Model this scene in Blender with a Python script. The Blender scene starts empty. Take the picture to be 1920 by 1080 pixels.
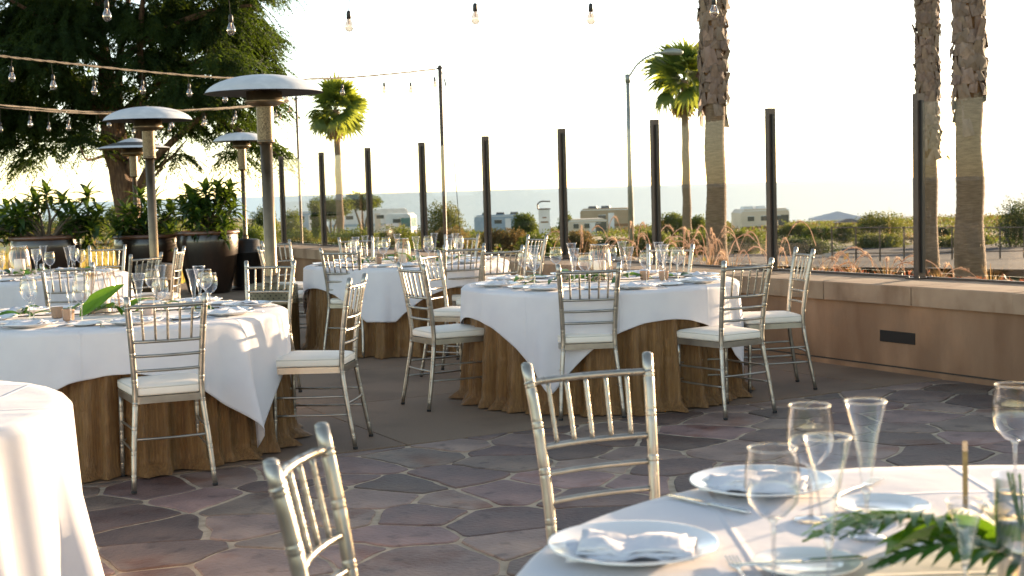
import bpy, math, random
import numpy as np
from mathutils import Vector, Matrix, noise
R = math.radians
PI = math.pi
random.seed(7); rng = np.random.default_rng(7)
scn = bpy.context.scene
COL = scn.collection

# ------------------------------------------------------------------ camera, sky, sun, exposure
FPX = 2577.0
PITCH = math.atan(186 / FPX); ROLL = R(1.65)
cam_d = bpy.data.cameras.new('camera'); cam = bpy.data.objects.new('camera', cam_d); COL.objects.link(cam)
cam_d.sensor_width = 36; cam_d.lens = FPX / 1920 * 36
cam_d.clip_start = .05; cam_d.clip_end = 60000
fw = Vector((0, math.cos(PITCH), -math.sin(PITCH))); r0 = Vector((1, 0, 0)); u0 = Vector((0, math.sin(PITCH), math.cos(PITCH)))
ca, sa = math.cos(-ROLL), math.sin(-ROLL)
rt = r0 * ca + u0 * sa; up = u0 * ca - r0 * sa
m = Matrix((rt, up, -fw)).transposed().to_4x4(); m.translation = (0, 0, 1.4)
cam.matrix_world = m
cam_d.dof.use_dof = True; cam_d.dof.focus_distance = 7.6; cam_d.dof.aperture_fstop = 6.0
scn.camera = cam

SUN_EL = 5.7; SUN_AZ = 47.0        # azimuth measured from +Y towards +X
w = bpy.data.worlds.new('World'); scn.world = w; w.use_nodes = True
nt = w.node_tree; nt.nodes.clear()
sky = nt.nodes.new('ShaderNodeTexSky'); sky.sky_type = 'NISHITA'; sky.sun_disc = False
sky.sun_elevation = R(SUN_EL); sky.sun_rotation = R(SUN_AZ)
sky.altitude = 20; sky.air_density = .52; sky.dust_density = .35; sky.ozone_density = .15
bg = nt.nodes.new('ShaderNodeBackground'); bg.inputs[1].default_value = .15
wo = nt.nodes.new('ShaderNodeOutputWorld')
wbal = nt.nodes.new('ShaderNodeMix'); wbal.data_type = 'RGBA'; wbal.blend_type = 'MULTIPLY'; wbal.inputs[0].default_value = 1
wbal.inputs[7].default_value = (1.12, 1.0, .86, 1)      # warm white balance of the whole sky
nt.links.new(sky.outputs[0], wbal.inputs[6]); nt.links.new(wbal.outputs[2], bg.inputs[0]); nt.links.new(bg.outputs[0], wo.inputs[0])
sd = bpy.data.lights.new('sun', 'SUN'); sd.energy = 4.5; sd.angle = R(.6); sd.color = (1, .76, .50)
so = bpy.data.objects.new('sun', sd); COL.objects.link(so)
dirs = Vector((math.sin(R(SUN_AZ)) * math.cos(R(SUN_EL)), math.cos(R(SUN_AZ)) * math.cos(R(SUN_EL)), math.sin(R(SUN_EL))))
so.rotation_euler = dirs.to_track_quat('Z', 'Y').to_euler(); so.location = (20, 20, 10)
vs = scn.view_settings; vs.view_transform = 'Standard'; vs.look = 'None'; vs.gamma = 1; vs.use_curve_mapping = False
vs.exposure = 2.08
scn.cycles.transparent_max_bounces = 32

def sight(px, py, Y):
    """world point at depth Y seen at a place of the photograph (measuring aid)"""
    a = (px - 960) / FPX; b = (540 - py) / FPX
    d = fw + rt * a + up * b
    t = Y / d.y
    return Vector((d.x * t, Y, 1.4 + d.z * t))

# ------------------------------------------------------------------ materials
MATS = {}
def mat(name, c1, rough=.6, metal=0.0, c2=None, nscale=4.0, bump=0.0, bscale=60.0, detail=4, spec=None, c3=None,
        stretch=None, coat=0, sheen=0, trans=0.0, objrand=0.0, facmin=.35, facmax=.65, sss=0, rvar=0.0, bdist=.01, coord='Object', tcol=None):
    if name in MATS: return MATS[name]
    M = bpy.data.materials.new(name); M.use_nodes = True
    n = M.node_tree.nodes; l = M.node_tree.links
    b = n['Principled BSDF']; out = n['Material Output']
    b.inputs['Roughness'].default_value = rough; b.inputs['Metallic'].default_value = metal
    if spec is not None: b.inputs['Specular IOR Level'].default_value = spec
    if coat: b.inputs['Coat Weight'].default_value = coat; b.inputs['Coat Roughness'].default_value = .08
    if sheen: b.inputs['Sheen Weight'].default_value = sheen
    if sss: b.inputs['Subsurface Weight'].default_value = sss; b.inputs['Subsurface Radius'].default_value = (.02, .015, .01)
    tc = n.new('ShaderNodeTexCoord'); mp = n.new('ShaderNodeMapping'); l.new(tc.outputs[coord], mp.inputs[0])
    if stretch: mp.inputs['Scale'].default_value = stretch
    col = None
    if c2:
        nz = n.new('ShaderNodeTexNoise'); nz.inputs['Scale'].default_value = nscale; nz.inputs['Detail'].default_value = detail
        l.new(mp.outputs[0], nz.inputs['Vector'])
        cr = n.new('ShaderNodeValToRGB'); cr.color_ramp.elements[0].position = facmin; cr.color_ramp.elements[1].position = facmax
        cr.color_ramp.elements[0].color = (*c1, 1); cr.color_ramp.elements[1].color = (*c2, 1)
        if c3:
            e = cr.color_ramp.elements.new((facmin + facmax) / 2); e.color = (*c3, 1)
        l.new(nz.outputs[0], cr.inputs[0]); col = cr.outputs[0]
        if rvar:
            mr = n.new('ShaderNodeMapRange'); mr.inputs[3].default_value = rough - rvar; mr.inputs[4].default_value = rough + rvar
            l.new(nz.outputs[0], mr.inputs[0]); l.new(mr.outputs[0], b.inputs['Roughness'])
    if objrand:
        oi = n.new('ShaderNodeObjectInfo'); hs = n.new('ShaderNodeHueSaturation')
        mr = n.new('ShaderNodeMapRange'); mr.inputs[3].default_value = 1 - objrand; mr.inputs[4].default_value = 1 + objrand
        l.new(oi.outputs['Random'], mr.inputs[0]); l.new(mr.outputs[0], hs.inputs['Value'])
        wn = n.new('ShaderNodeTexWhiteNoise'); wn.noise_dimensions = '1D'; l.new(oi.outputs['Random'], wn.inputs['W'])
        mh = n.new('ShaderNodeMapRange'); mh.inputs[3].default_value = .5 - objrand * .045; mh.inputs[4].default_value = .5 + objrand * .045
        l.new(wn.outputs[0], mh.inputs[0]); l.new(mh.outputs[0], hs.inputs['Hue'])
        if col: l.new(col, hs.inputs['Color'])
        else: hs.inputs['Color'].default_value = (*c1, 1)
        col = hs.outputs[0]
    if col: l.new(col, b.inputs['Base Color'])
    else: b.inputs['Base Color'].default_value = (*c1, 1)
    if bump:
        nb = n.new('ShaderNodeTexNoise'); nb.inputs['Scale'].default_value = bscale; nb.inputs['Detail'].default_value = 6
        l.new(mp.outputs[0], nb.inputs['Vector'])
        bp = n.new('ShaderNodeBump'); bp.inputs['Strength'].default_value = bump; bp.inputs['Distance'].default_value = bdist
        l.new(nb.outputs[0], bp.inputs['Height']); l.new(bp.outputs[0], b.inputs['Normal'])
    if trans:
        tr = n.new('ShaderNodeBsdfTranslucent'); mx = n.new('ShaderNodeMixShader'); mx.inputs[0].default_value = trans
        if tcol: tr.inputs[0].default_value = (*tcol, 1)
        elif col: l.new(col, tr.inputs[0])
        else: tr.inputs[0].default_value = (*c1, 1)
        l.new(b.outputs[0], mx.inputs[1]); l.new(tr.outputs[0], mx.inputs[2]); l.new(mx.outputs[0], out.inputs[0])
    MATS[name] = M
    return M

def thin_glass(name, tint, base=.05, power=3.0, top=.9, rough=0.02):
    M = bpy.data.materials.new(name); M.use_nodes = True
    n = M.node_tree.nodes; l = M.node_tree.links; n.remove(n['Principled BSDF']); out = n['Material Output']
    t = n.new('ShaderNodeBsdfTransparent'); t.inputs[0].default_value = (*tint, 1)
    g = n.new('ShaderNodeBsdfGlossy'); g.inputs['Roughness'].default_value = rough
    lw = n.new('ShaderNodeLayerWeight'); lw.inputs[0].default_value = .5
    p = n.new('ShaderNodeMath'); p.operation = 'POWER'; p.inputs[1].default_value = power; l.new(lw.outputs['Facing'], p.inputs[0])
    a = n.new('ShaderNodeMath'); a.operation = 'MULTIPLY_ADD'; a.inputs[1].default_value = top; a.inputs[2].default_value = base
    a.use_clamp = True
    l.new(p.outputs[0], a.inputs[0])
    mx = n.new('ShaderNodeMixShader'); l.new(a.outputs[0], mx.inputs[0]); l.new(t.outputs[0], mx.inputs[1]); l.new(g.outputs[0], mx.inputs[2])
    l.new(mx.outputs[0], out.inputs[0]); MATS[name] = M
    return M

silver = mat('silver_paint', (.32, .295, .255), .33, .85, c2=(.42, .39, .34), nscale=9, rvar=.08, bump=.05, bscale=300)
cushion_m = mat('ivory_vinyl', (.82, .755, .66), .5, c2=(.76, .70, .60), nscale=3, bump=.06, bscale=40, bdist=.02)
piping_m = mat('piping', (.62, .58, .50), .5)
linen = mat('white_linen', (.80, .775, .79), .85, c2=(.75, .725, .75), nscale=6, bump=.15, bscale=14, sheen=.2, trans=.22, bdist=.01)
def _crease():
    n = linen.node_tree.nodes; l = linen.node_tree.links
    tc = n.new('ShaderNodeTexCoord'); sp = n.new('ShaderNodeSeparateXYZ'); l.new(tc.outputs['Object'], sp.inputs[0]); outs = []
    for ax in (0, 1):
        ad = n.new('ShaderNodeMath'); ad.operation = 'ADD'; ad.inputs[1].default_value = 5.07; l.new(sp.outputs[ax], ad.inputs[0])
        pp = n.new('ShaderNodeMath'); pp.operation = 'PINGPONG'; pp.inputs[1].default_value = .285; l.new(ad.outputs[0], pp.inputs[0])
        mr = n.new('ShaderNodeMapRange'); mr.interpolation_type = 'SMOOTHSTEP'; mr.inputs[1].default_value = 0; mr.inputs[2].default_value = .012; mr.inputs[3].default_value = 1; mr.inputs[4].default_value = 0
        l.new(pp.outputs[0], mr.inputs[0]); outs.append(mr.outputs[0])
    a = n.new('ShaderNodeMath'); a.operation = 'ADD'; l.new(outs[0], a.inputs[0]); l.new(outs[1], a.inputs[1])
    bp = n.new('ShaderNodeBump'); bp.inputs['Strength'].default_value = .55; bp.inputs['Distance'].default_value = .004
    l.new(a.outputs[0], bp.inputs['Height']); old = [x for x in n if x.type == 'BUMP' and x != bp][0]
    l.new(old.outputs[0], bp.inputs['Normal']); b = n['Principled BSDF']; l.new(bp.outputs[0], b.inputs['Normal'])
_crease()
napkin_m = mat('napkin_cotton', (.82, .80, .81), .9, c2=(.74, .72, .75), nscale=25, bump=.3, bscale=60, bdist=.006, trans=.1)
skirt_m = mat('bronze_satin', (.14, .066, .021), .38, .0, c2=(.30, .165, .058), c3=(.205, .105, .034), nscale=9, stretch=(9, 9, .35), facmin=.25, facmax=.8, detail=10, bump=.6, bscale=26, spec=.35, bdist=.02)
stone_m = mat('flagstone', (.105, .070, .058), .6, c2=(.33, .225, .170), c3=(.190, .132, .110), nscale=3.2, facmin=.22, facmax=.8, detail=14, objrand=.5, bump=.8, bscale=45, bdist=.012, rvar=.12)
mortar_m = mat('tan_mortar', (.56, .45, .32), .95, c2=(.40, .31, .215), nscale=14, bump=.6, bscale=120)
slab_m = mat('washed_aggregate', (.17, .112, .070), .8, c2=(.27, .18, .115), c3=(.21, .143, .092), nscale=130, facmin=.3, facmax=.7, objrand=.07, bump=.4, bscale=260, bdist=.004)
subbase_m = mat('dark_joint', (.05, .04, .03), .95)
stucco = mat('tan_stucco', (.175, .092, .048), .9, c2=(.38, .24, .145), c3=(.26, .15, .084), nscale=2.2, facmin=.25, facmax=.78, detail=12, bump=.5, bscale=70, stretch=(1, 1, .32), bdist=.006)
cap_m = mat('cap_stone', (.22, .14, .082), .85, c2=(.41, .29, .185), c3=(.32, .215, .135), nscale=3.5, facmin=.25, facmax=.75, detail=10, objrand=.08, bump=.35, bscale=70, bdist=.006)
bronze = mat('bronze_metal', (.060, .042, .034), .42, .4, c2=(.085, .062, .050), nscale=6, rvar=.06)
channel_m = mat('glazing_channel', (.012, .011, .010), .5)
pane_m = thin_glass('pane_glass', (.972, .948, .925), base=.013, power=4.0, top=.75, rough=.0)
glass_m = thin_glass('clear_glassware', (.985, .985, .985), base=.075, power=1.9, top=.9, rough=.03)
solid_m = thin_glass('glass_stem', (.94, .94, .94), base=.22, power=1.6, top=.8, rough=.06)
bulb_m = thin_glass('bulb_glass', (.78, .67, .58), base=.16, power=1.5, top=.6, rough=.06)
china = mat('white_china', (.80, .79, .77), .16, spec=.5, coat=.3, c2=(.76, .75, .74), nscale=5)
steel = mat('cutlery_steel', (.62, .61, .60), .2, 1.0, c2=(.5, .5, .5), nscale=20)
candle_m = mat('candle_wax', (.82, .74, .66), .5, sss=.2, trans=.2)
raffia = mat('raffia', (.50, .30, .17), .7, c2=(.36, .2, .1), nscale=20)
leaf_m = mat('fresh_leaf', (.025, .09, .008), .38, c2=(.07, .19, .014), nscale=9, spec=.5, trans=.35, tcol=(.17, .34, .015), bump=.3, bscale=50, stretch=(1, 4, 1))
darkleaf_m = mat('dark_leaf', (.012, .055, .012), .38, c2=(.03, .10, .02), nscale=9, trans=.2, tcol=(.10, .25, .02))
petal_m = mat('white_petal', (.82, .76, .66), .6, trans=.3)
wood_m = mat('wood_card', (.42, .26, .10), .6, c2=(.32, .19, .07), nscale=12, stretch=(1, 1, 8))
votive_m = mat('amber_votive', (.55, .36, .24), .25, trans=.3)
blush_m = mat('blush_votive', (.72, .58, .50), .4, trans=.3)
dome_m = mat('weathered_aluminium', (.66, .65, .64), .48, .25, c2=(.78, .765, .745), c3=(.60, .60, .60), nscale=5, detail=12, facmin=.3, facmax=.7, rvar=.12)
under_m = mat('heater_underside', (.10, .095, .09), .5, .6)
heatsteel = mat('heater_steel', (.15, .112, .072), .36, .85, c2=(.22, .165, .105), nscale=7, rvar=.08)
mesh_m = mat('burner_mesh', (.22, .165, .10), .42, .8, c2=(.07, .05, .03), nscale=160, facmin=.45, facmax=.55)
tank_m = mat('heater_tank_housing', (.22, .165, .085), .34, .8, c2=(.30, .235, .13), nscale=5, rvar=.06)
darktank_m = mat('dark_tank_housing', (.030, .027, .025), .4, .5)
hole_m = mat('hole_black', (.01, .009, .008), .8)
wire_m = mat('jute_wire', (.11, .08, .05), .8, c2=(.055, .04, .026), nscale=40)
wireblk = mat('black_wire', (.015, .015, .015), .6)
socket_m = mat('socket_black', (.018, .016, .015), .5)
pole_m = mat('dark_pole', (.06, .045, .035), .5, .4, c2=(.09, .065, .045), nscale=10)
glaze = mat('pot_glaze', (.010, .006, .004), .3, c2=(.028, .013, .007), c3=(.015, .009, .006), nscale=3, detail=8, stretch=(1, 1, .3), coat=.5)
potrim = mat('pot_rim_glaze', (.16, .065, .03), .35, c2=(.08, .035, .018), nscale=8, coat=.4)
soil_m = mat('soil', (.05, .035, .022), .95, c2=(.09, .06, .04), nscale=30, bump=.8, bscale=80)
bark = mat('rough_bark', (.075, .040, .022), .9, c2=(.20, .115, .060), c3=(.12, .066, .036), nscale=5, detail=12, stretch=(6, 6, .8), bump=1.0, bscale=14, bdist=.05)
twig_m = mat('grey_twig', (.10, .075, .05), .85, c2=(.16, .12, .085), nscale=14)
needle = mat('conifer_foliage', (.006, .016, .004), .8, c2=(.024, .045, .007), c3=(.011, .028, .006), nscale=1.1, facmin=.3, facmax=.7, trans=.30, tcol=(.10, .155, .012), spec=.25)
palmtrunk = mat('ringed_palm_trunk', (.12, .08, .048), .9, c2=(.29, .205, .13), c3=(.195, .135, .085), nscale=4, stretch=(1.6, 1.6, 14), facmin=.25, facmax=.75, detail=9, bump=.9, bscale=9, bdist=.03)
boot_m = mat('palm_leaf_base', (.13, .085, .062), .85, c2=(.24, .17, .13), nscale=4, stretch=(6, 6, 1), objrand=.25, bump=.5, bscale=30)
fiber_m = mat('palm_fibre', (.10, .045, .018), .95, c2=(.22, .105, .035), nscale=14, stretch=(4, 4, 1), bump=1, bscale=40, bdist=.03)
frond_m = mat('palm_frond', (.035, .07, .018), .5, c2=(.09, .13, .025), nscale=2, trans=.45, tcol=(.32, .36, .04), objrand=.18)
deadfrond = mat('dead_frond', (.30, .18, .07), .8, c2=(.2, .11, .04), nscale=5, trans=.2)
plumleaf = mat('leathery_leaf', (.012, .034, .008), .38, c2=(.028, .062, .012), nscale=3, trans=.30, tcol=(.15, .24, .02), objrand=.25, spec=.5)
bush_a = mat('olive_foliage', (.035, .055, .012), .7, c2=(.085, .105, .022), nscale=.5, trans=.3, tcol=(.20, .22, .03), facmin=.3, facmax=.7)
bush_b = mat('green_foliage', (.035, .06, .010), .7, c2=(.085, .12, .016), nscale=.5, trans=.3, tcol=(.20, .25, .025), facmin=.3, facmax=.7)
bush_c = mat('dark_foliage', (.018, .034, .012), .7, c2=(.04, .06, .016), nscale=.8, trans=.25, tcol=(.12, .16, .03))
bush_d = mat('dry_shrub', (.12, .085, .035), .8, c2=(.07, .065, .02), nscale=.3, trans=.25, tcol=(.3, .2, .06))
plume_m = mat('pink_plume', (.60, .43, .34), .8, c2=(.70, .54, .42), nscale=12, trans=.45, tcol=(.60, .44, .31))
blade_m = mat('grass_blade', (.16, .13, .05), .7, c2=(.26, .16, .09), nscale=3, trans=.4, tcol=(.35, .22, .08))
redleaf = mat('red_foliage', (.13, .045, .03), .6, c2=(.08, .035, .025), nscale=8, trans=.3, tcol=(.28, .09, .04))
lawn_m = mat('lawn', (.10, .15, .02), .9, c2=(.19, .19, .03), nscale=.6, facmin=.35, facmax=.65, bump=.6, bscale=30, bdist=.05)
ground_m = mat('coastal_ground', (.15, .12, .045), .95, c2=(.27, .19, .10), c3=(.12, .125, .035), nscale=.09, facmin=.35, facmax=.66, detail=10, bump=.5, bscale=3, bdist=.1)
asphalt = mat('asphalt', (.028, .042, .060), 1.0, spec=.1, c2=(.045, .063, .085), nscale=.4, detail=10, bump=.3, bscale=60)
sandm = mat('sand_path', (.34, .26, .17), .95, c2=(.42, .33, .23), nscale=.3, detail=8)
soilbed = soil_m
paint_w = mat('rv_white', (.80, .80, .79), .35, c2=(.66, .66, .65), nscale=1)
paint_b = mat('rv_blue_grey', (.27, .36, .46), .4, c2=(.33, .42, .5), nscale=1)
paint_t = mat('rv_tan', (.34, .25, .15), .5, c2=(.4, .3, .19), nscale=1)
paint_c = mat('rv_cream', (.60, .50, .38), .45, c2=(.66, .56, .44), nscale=1)
teal_m = mat('windscreen_teal', (.10, .22, .21), .15, spec=.8)
window_d = mat('dark_window', (.05, .055, .06), .2, spec=.8)
rubber = mat('rubber', (.02, .02, .02), .8)
stripe_m = mat('stripe_brown', (.22, .11, .05), .5)
canvas_w = mat('tent_canvas', (.72, .74, .80), .7, trans=.3)
lamp_grey = mat('galvanised', (.32, .33, .30), .5, .5, c2=(.24, .25, .22), nscale=2)
rock_m = mat('pale_rock', (.40, .35, .28), .9, c2=(.28, .24, .19), nscale=3, bump=.8, bscale=6, bdist=.05)

def stains(M, scale, stretch, col, lo, hi, amt):
    n = M.node_tree.nodes; l = M.node_tree.links; b = n['Principled BSDF']; src = b.inputs['Base Color'].links[0].from_socket
    tc = n.new('ShaderNodeTexCoord'); mp = n.new('ShaderNodeMapping'); mp.inputs['Scale'].default_value = stretch; l.new(tc.outputs['Object'], mp.inputs[0])
    if M in (stone_m, slab_m):
        oi = n.new('ShaderNodeObjectInfo'); l.new(oi.outputs['Location'], mp.inputs['Location'])
    z = n.new('ShaderNodeTexNoise'); z.inputs['Scale'].default_value = scale; z.inputs['Detail'].default_value = 8; l.new(mp.outputs[0], z.inputs[0])
    mr = n.new('ShaderNodeMapRange'); mr.inputs[1].default_value = lo; mr.inputs[2].default_value = hi; mr.inputs[3].default_value = 0; mr.inputs[4].default_value = amt; l.new(z.outputs[0], mr.inputs[0])
    mx = n.new('ShaderNodeMix'); mx.data_type = 'RGBA'; mx.blend_type = 'MULTIPLY'; mx.inputs[7].default_value = (*col, 1)
    l.new(mr.outputs[0], mx.inputs[0]); l.new(src, mx.inputs[6]); l.new(mx.outputs[2], b.inputs['Base Color'])
stains(stucco, 1.0, (3.4, 3.4, .9), (.58, .48, .40), .50, .72, .6)
stains(stucco, 1.0, (2.2, 2.2, 1.5), (1.35, 1.3, 1.25), .52, .66, .8)
stains(cap_m, 1.0, (5, 5, 2.0), (.55, .43, .33), .50, .72, .65)
stains(stone_m, 2.6, (1, 1, 1), (.70, .42, .30), .56, .68, .75)
stains(stone_m, 9.0, (1, 1, 1), (.45, .42, .42), .58, .68, .7)
stains(slab_m, 1.3, (1, 1, 1), (.62, .58, .55), .50, .66, .7)
sea_m = bpy.data.materials.new('sea_water'); sea_m.use_nodes = True
def _sea():
    n = sea_m.node_tree.nodes; l = sea_m.node_tree.links; b = n['Principled BSDF']
    b.inputs['Base Color'].default_value = (.24, .32, .34, 1); b.inputs['Roughness'].default_value = .32
    tc = n.new('ShaderNodeTexCoord'); mp = n.new('ShaderNodeMapping'); mp.inputs['Scale'].default_value = (.012, .05, 1)
    l.new(tc.outputs['Object'], mp.inputs[0])
    z = n.new('ShaderNodeTexNoise'); z.inputs['Scale'].default_value = 1; z.inputs['Detail'].default_value = 8; l.new(mp.outputs[0], z.inputs[0])
    bp = n.new('ShaderNodeBump'); bp.inputs['Strength'].default_value = .5; bp.inputs['Distance'].default_value = 6
    l.new(z.outputs[0], bp.inputs['Height']); l.new(bp.outputs[0], b.inputs['Normal'])
_sea()

# ------------------------------------------------------------------ mesh helpers
class MB:
    def __init__(s): s.v = []; s.f = []
    def add(s, vs_, fs):
        o = len(s.v); s.v += [tuple(p) for p in vs_]; s.f += [tuple(i + o for i in f) for f in fs]
    def box(s, c, d, rot=0.0, taper=1.0):
        x, y, z = d[0] / 2, d[1] / 2, d[2] / 2; cr, sr = math.cos(rot), math.sin(rot); P = []
        for dz, t in ((-z, 1), (z, taper)):
            for dx, dy in ((-x, -y), (x, -y), (x, y), (-x, y)):
                dx *= t; dy *= t
                P.append((c[0] + dx * cr - dy * sr, c[1] + dx * sr + dy * cr, c[2] + dz))
        s.add(P, [(3, 2, 1, 0), (4, 5, 6, 7), (0, 1, 5, 4), (1, 2, 6, 5), (2, 3, 7, 6), (3, 0, 4, 7)])
    def tube(s, path, rad, n=8, cap=True):
        path = [Vector(p) for p in path]; m_ = len(path)
        if not hasattr(rad, '__len__'): rad = [rad] * m_
        o = len(s.v); prev = None
        for i, p in enumerate(path):
            t = (path[min(i + 1, m_ - 1)] - path[max(i - 1, 0)])
            if t.length < 1e-9: t = Vector((0, 0, 1))
            t.normalize()
            if prev is None:
                a = Vector((1, 0, 0)) if abs(t.x) < .8 else Vector((0, 1, 0))
                u_ = t.cross(a).normalized()
            else:
                u_ = (prev - t * prev.dot(t)).normalized()
            prev = u_; v_ = t.cross(u_)
            for k in range(n):
                a = 2 * PI * k / n
                s.v.append(tuple(p + (u_ * math.cos(a) + v_ * math.sin(a)) * rad[i]))
        for i in range(m_ - 1):
            for k in range(n):
                a = o + i * n + k; b = o + i * n + (k + 1) % n
                s.f.append((a, b, b + n, a + n))
        if cap:
            s.f.append(tuple(o + k for k in reversed(range(n)))); s.f.append(tuple(o + (m_ - 1) * n + k for k in range(n)))
    def lathe(s, prof, n=24, c=(0, 0, 0), capb=False, capt=False, wob=0):
        o = len(s.v)
        for (r_, z) in prof:
            for k in range(n):
                a = 2 * PI * k / n; rr = r_ * (1 + wob * math.sin(3 * a + z * 5))
                s.v.append((c[0] + rr * math.cos(a), c[1] + rr * math.sin(a), c[2] + z))
        for i in range(len(prof) - 1):
            for k in range(n):
                a = o + i * n + k; b = o + i * n + (k + 1) % n
                s.f.append((a, b, b + n, a + n))
        if capb: s.f.append(tuple(o + k for k in reversed(range(n))))
        if capt: s.f.append(tuple(o + (len(prof) - 1) * n + k for k in range(n)))
    def prism(s, poly, z0, z1, bev=0.0):
        k = len(poly)
        cx = sum(p[0] for p in poly) / k; cy = sum(p[1] for p in poly) / k
        def ins(p, d):
            dx, dy = cx - p[0], cy - p[1]; L = math.hypot(dx, dy) or 1
            return (p[0] + dx / L * d, p[1] + dy / L * d)
        rings = [[(p[0], p[1], z0) for p in poly]]
        if bev:
            rings.append([(p[0], p[1], z1 - bev) for p in poly]); rings.append([(*ins(p, bev), z1) for p in poly])
        else: rings.append([(p[0], p[1], z1) for p in poly])
        o = len(s.v)
        for r_ in rings: s.v += r_
        for i in range(len(rings) - 1):
            for j in range(k):
                a = o + i * k + j; b = o + i * k + (j + 1) % k
                s.f.append((a, b, b + k, a + k))
        s.f.append(tuple(o + (len(rings) - 1) * k + j for j in range(k)))
    def build(s, name, mt, parent=None, smooth=False, loc=None):
        return link(mesh(name, s.v, s.f, mt, smooth), name, parent, loc)

def mesh(name, v, f, mt, smooth=False):
    me = bpy.data.meshes.new(name); me.from_pydata(v, [], f); me.materials.append(mt)
    if smooth: me.polygons.foreach_set('use_smooth', [True] * len(me.polygons))
    me.update(); return me
def link(me, name, parent=None, loc=None, rot=None):
    o = bpy.data.objects.new(name, me); COL.objects.link(o)
    if parent: o.parent = parent
    if loc is not None: o.location = loc
    if rot is not None: o.rotation_euler = rot
    return o
def npmesh(name, V, nq, mt, smooth=False):
    """V: (nq*4,3) quad soup"""
    me = bpy.data.meshes.new(name); me.vertices.add(len(V)); me.vertices.foreach_set('co', V.astype(np.float32).ravel())
    me.loops.add(nq * 4); me.loops.foreach_set('vertex_index', np.arange(nq * 4, dtype=np.int32))
    me.polygons.add(nq); me.polygons.foreach_set('loop_start', np.arange(0, nq * 4, 4, dtype=np.int32))
    me.polygons.foreach_set('loop_total', np.full(nq, 4, dtype=np.int32))
    me.materials.append(mt); me.update(calc_edges=True); me.validate(); return me
def empty(name, loc=(0, 0, 0), rz=0.0):
    o = bpy.data.objects.new(name, None); COL.objects.link(o); o.location = loc; o.rotation_euler = (0, 0, rz); o.empty_display_size = .1
    return o
def tag(o, label=None, cat=None, group=None, kind=None):
    if label: o['label'] = label
    if cat: o['category'] = cat
    if group: o['group'] = group
    if kind: o['kind'] = kind
    return o
KIDS = {}
def dup(root, loc=None, rz=None, label=None, group=None):
    def cp(o, par):
        c = o.copy(); COL.objects.link(c)
        if par: c.parent = par
        for ch in o.children: cp(ch, c)
        return c
    r_ = cp(root, None)
    if loc is not None: r_.location = loc
    if rz is not None: r_.rotation_euler = (0, 0, rz)
    if label: r_['label'] = label
    if group: r_['group'] = group
    return r_

# ------------------------------------------------------------------ ground, terrain, sea
N2 = (.8656, .5008); T2D = (-.5008, .8656); NP = 7.897      # wall normal, wall direction, post line
def wallpt(s_, n_=NP):    # s_ metres along the wall from the first tall post
    return (3.098 + T2D[0] * s_ + N2[0] * (n_ - NP), 10.413 + T2D[1] * s_ + N2[1] * (n_ - NP))
def sm(t): t = max(0, min(1, t)); return t * t * (3 - 2 * t)
def hgt(x, y):
    d = N2[0] * x + N2[1] * y - 8.2
    z = -.09 - .40 * sm(d / 4) - .0225 * max(0, y - 14) * sm(d / 26) * (1 - .72 * sm((-x - 12) / 34)) + .10 * noise.noise(Vector((x * .05, y * .05, 0))) * min(1, max(0, d) / 6)
    e = max(y - 215 - 12 * noise.noise(Vector((x * .02, 3, 0))), 0)
    z -= 24 * sm(e / 35)
    return z
def grid_sheet(name, xs, ys, off, mt, clip=None):
    V = []; F = []
    for y in ys:
        for x in xs: V.append((x, y, hgt(x, y) + off))
    nx = len(xs)
    for j in range(len(ys) - 1):
        for i in range(nx - 1):
            F.append((j * nx + i, j * nx + i + 1, (j + 1) * nx + i + 1, (j + 1) * nx + i))
    return tag(link(mesh(name, V, F, mt, True), name), kind='structure')
def series(a, b, s0, g):
    o = [a]; st = s0
    while o[-1] < b: o.append(o[-1] + st); st *= g
    return o
xs_r = series(0, 420, 1.2, 1.045); xs = sorted([-x for x in xs_r[1:]] + xs_r)
ys = sorted([-y for y in series(0, 60, 2, 1.2)[1:]] + series(0, 330, 1.0, 1.025))
grid_sheet('ground', xs, ys, -.03, ground_m)
def strip(name, pts, wd, off, mt, n=60):
    """ribbon laid on the terrain along a polyline"""
    pts = [Vector((p[0], p[1])) for p in pts]; C = []
    for i in range(len(pts) - 1):
        for k in range(n): C.append(pts[i].lerp(pts[i + 1], k / n))
    C.append(pts[-1]); V = []; F = []; m_ = 9
    for i, c in enumerate(C):
        t = (C[min(i + 1, len(C) - 1)] - C[max(0, i - 1)]).normalized(); nn = Vector((-t.y, t.x))
        for j in range(m_):
            q = c + nn * wd * (j / (m_ - 1) - .5) * (1 + .08 * noise.noise(Vector((c.x * .2, c.y * .2, 1))))
            V.append((q.x, q.y, hgt(q.x, q.y) + off))
    for i in range(len(C) - 1):
        for j in range(m_ - 1):
            a = i * m_ + j; F.append((a, a + 1, a + m_ + 1, a + m_))
    return tag(link(mesh(name, V, F, mt, True), name), kind='structure')
strip('car_park', [(1, 47), (22, 33), (46, 17)], 24, .16, asphalt)
strip('road', [(-70, 72), (-30, 66), (-10, 70)], 7, .12, asphalt)
strip('sand_path', [(-14, 100), (6, 92), (22, 80), (40, 60)], 16, .10, sandm)
strip('lawn', [(-40, 34), (-9, 36), (-2, 37)], 22, .06, lawn_m)
strip('dirt_track', [(-90, 150), (0, 165), (110, 120)], 20, .03, sandm)
sea = MB(); sea.add([(-40000, 150, -20), (40000, 150, -20), (40000, 45000, -20), (-40000, 45000, -20)], [(0, 1, 2, 3)])
tag(sea.build('sea', sea_m), kind='structure')

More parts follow.
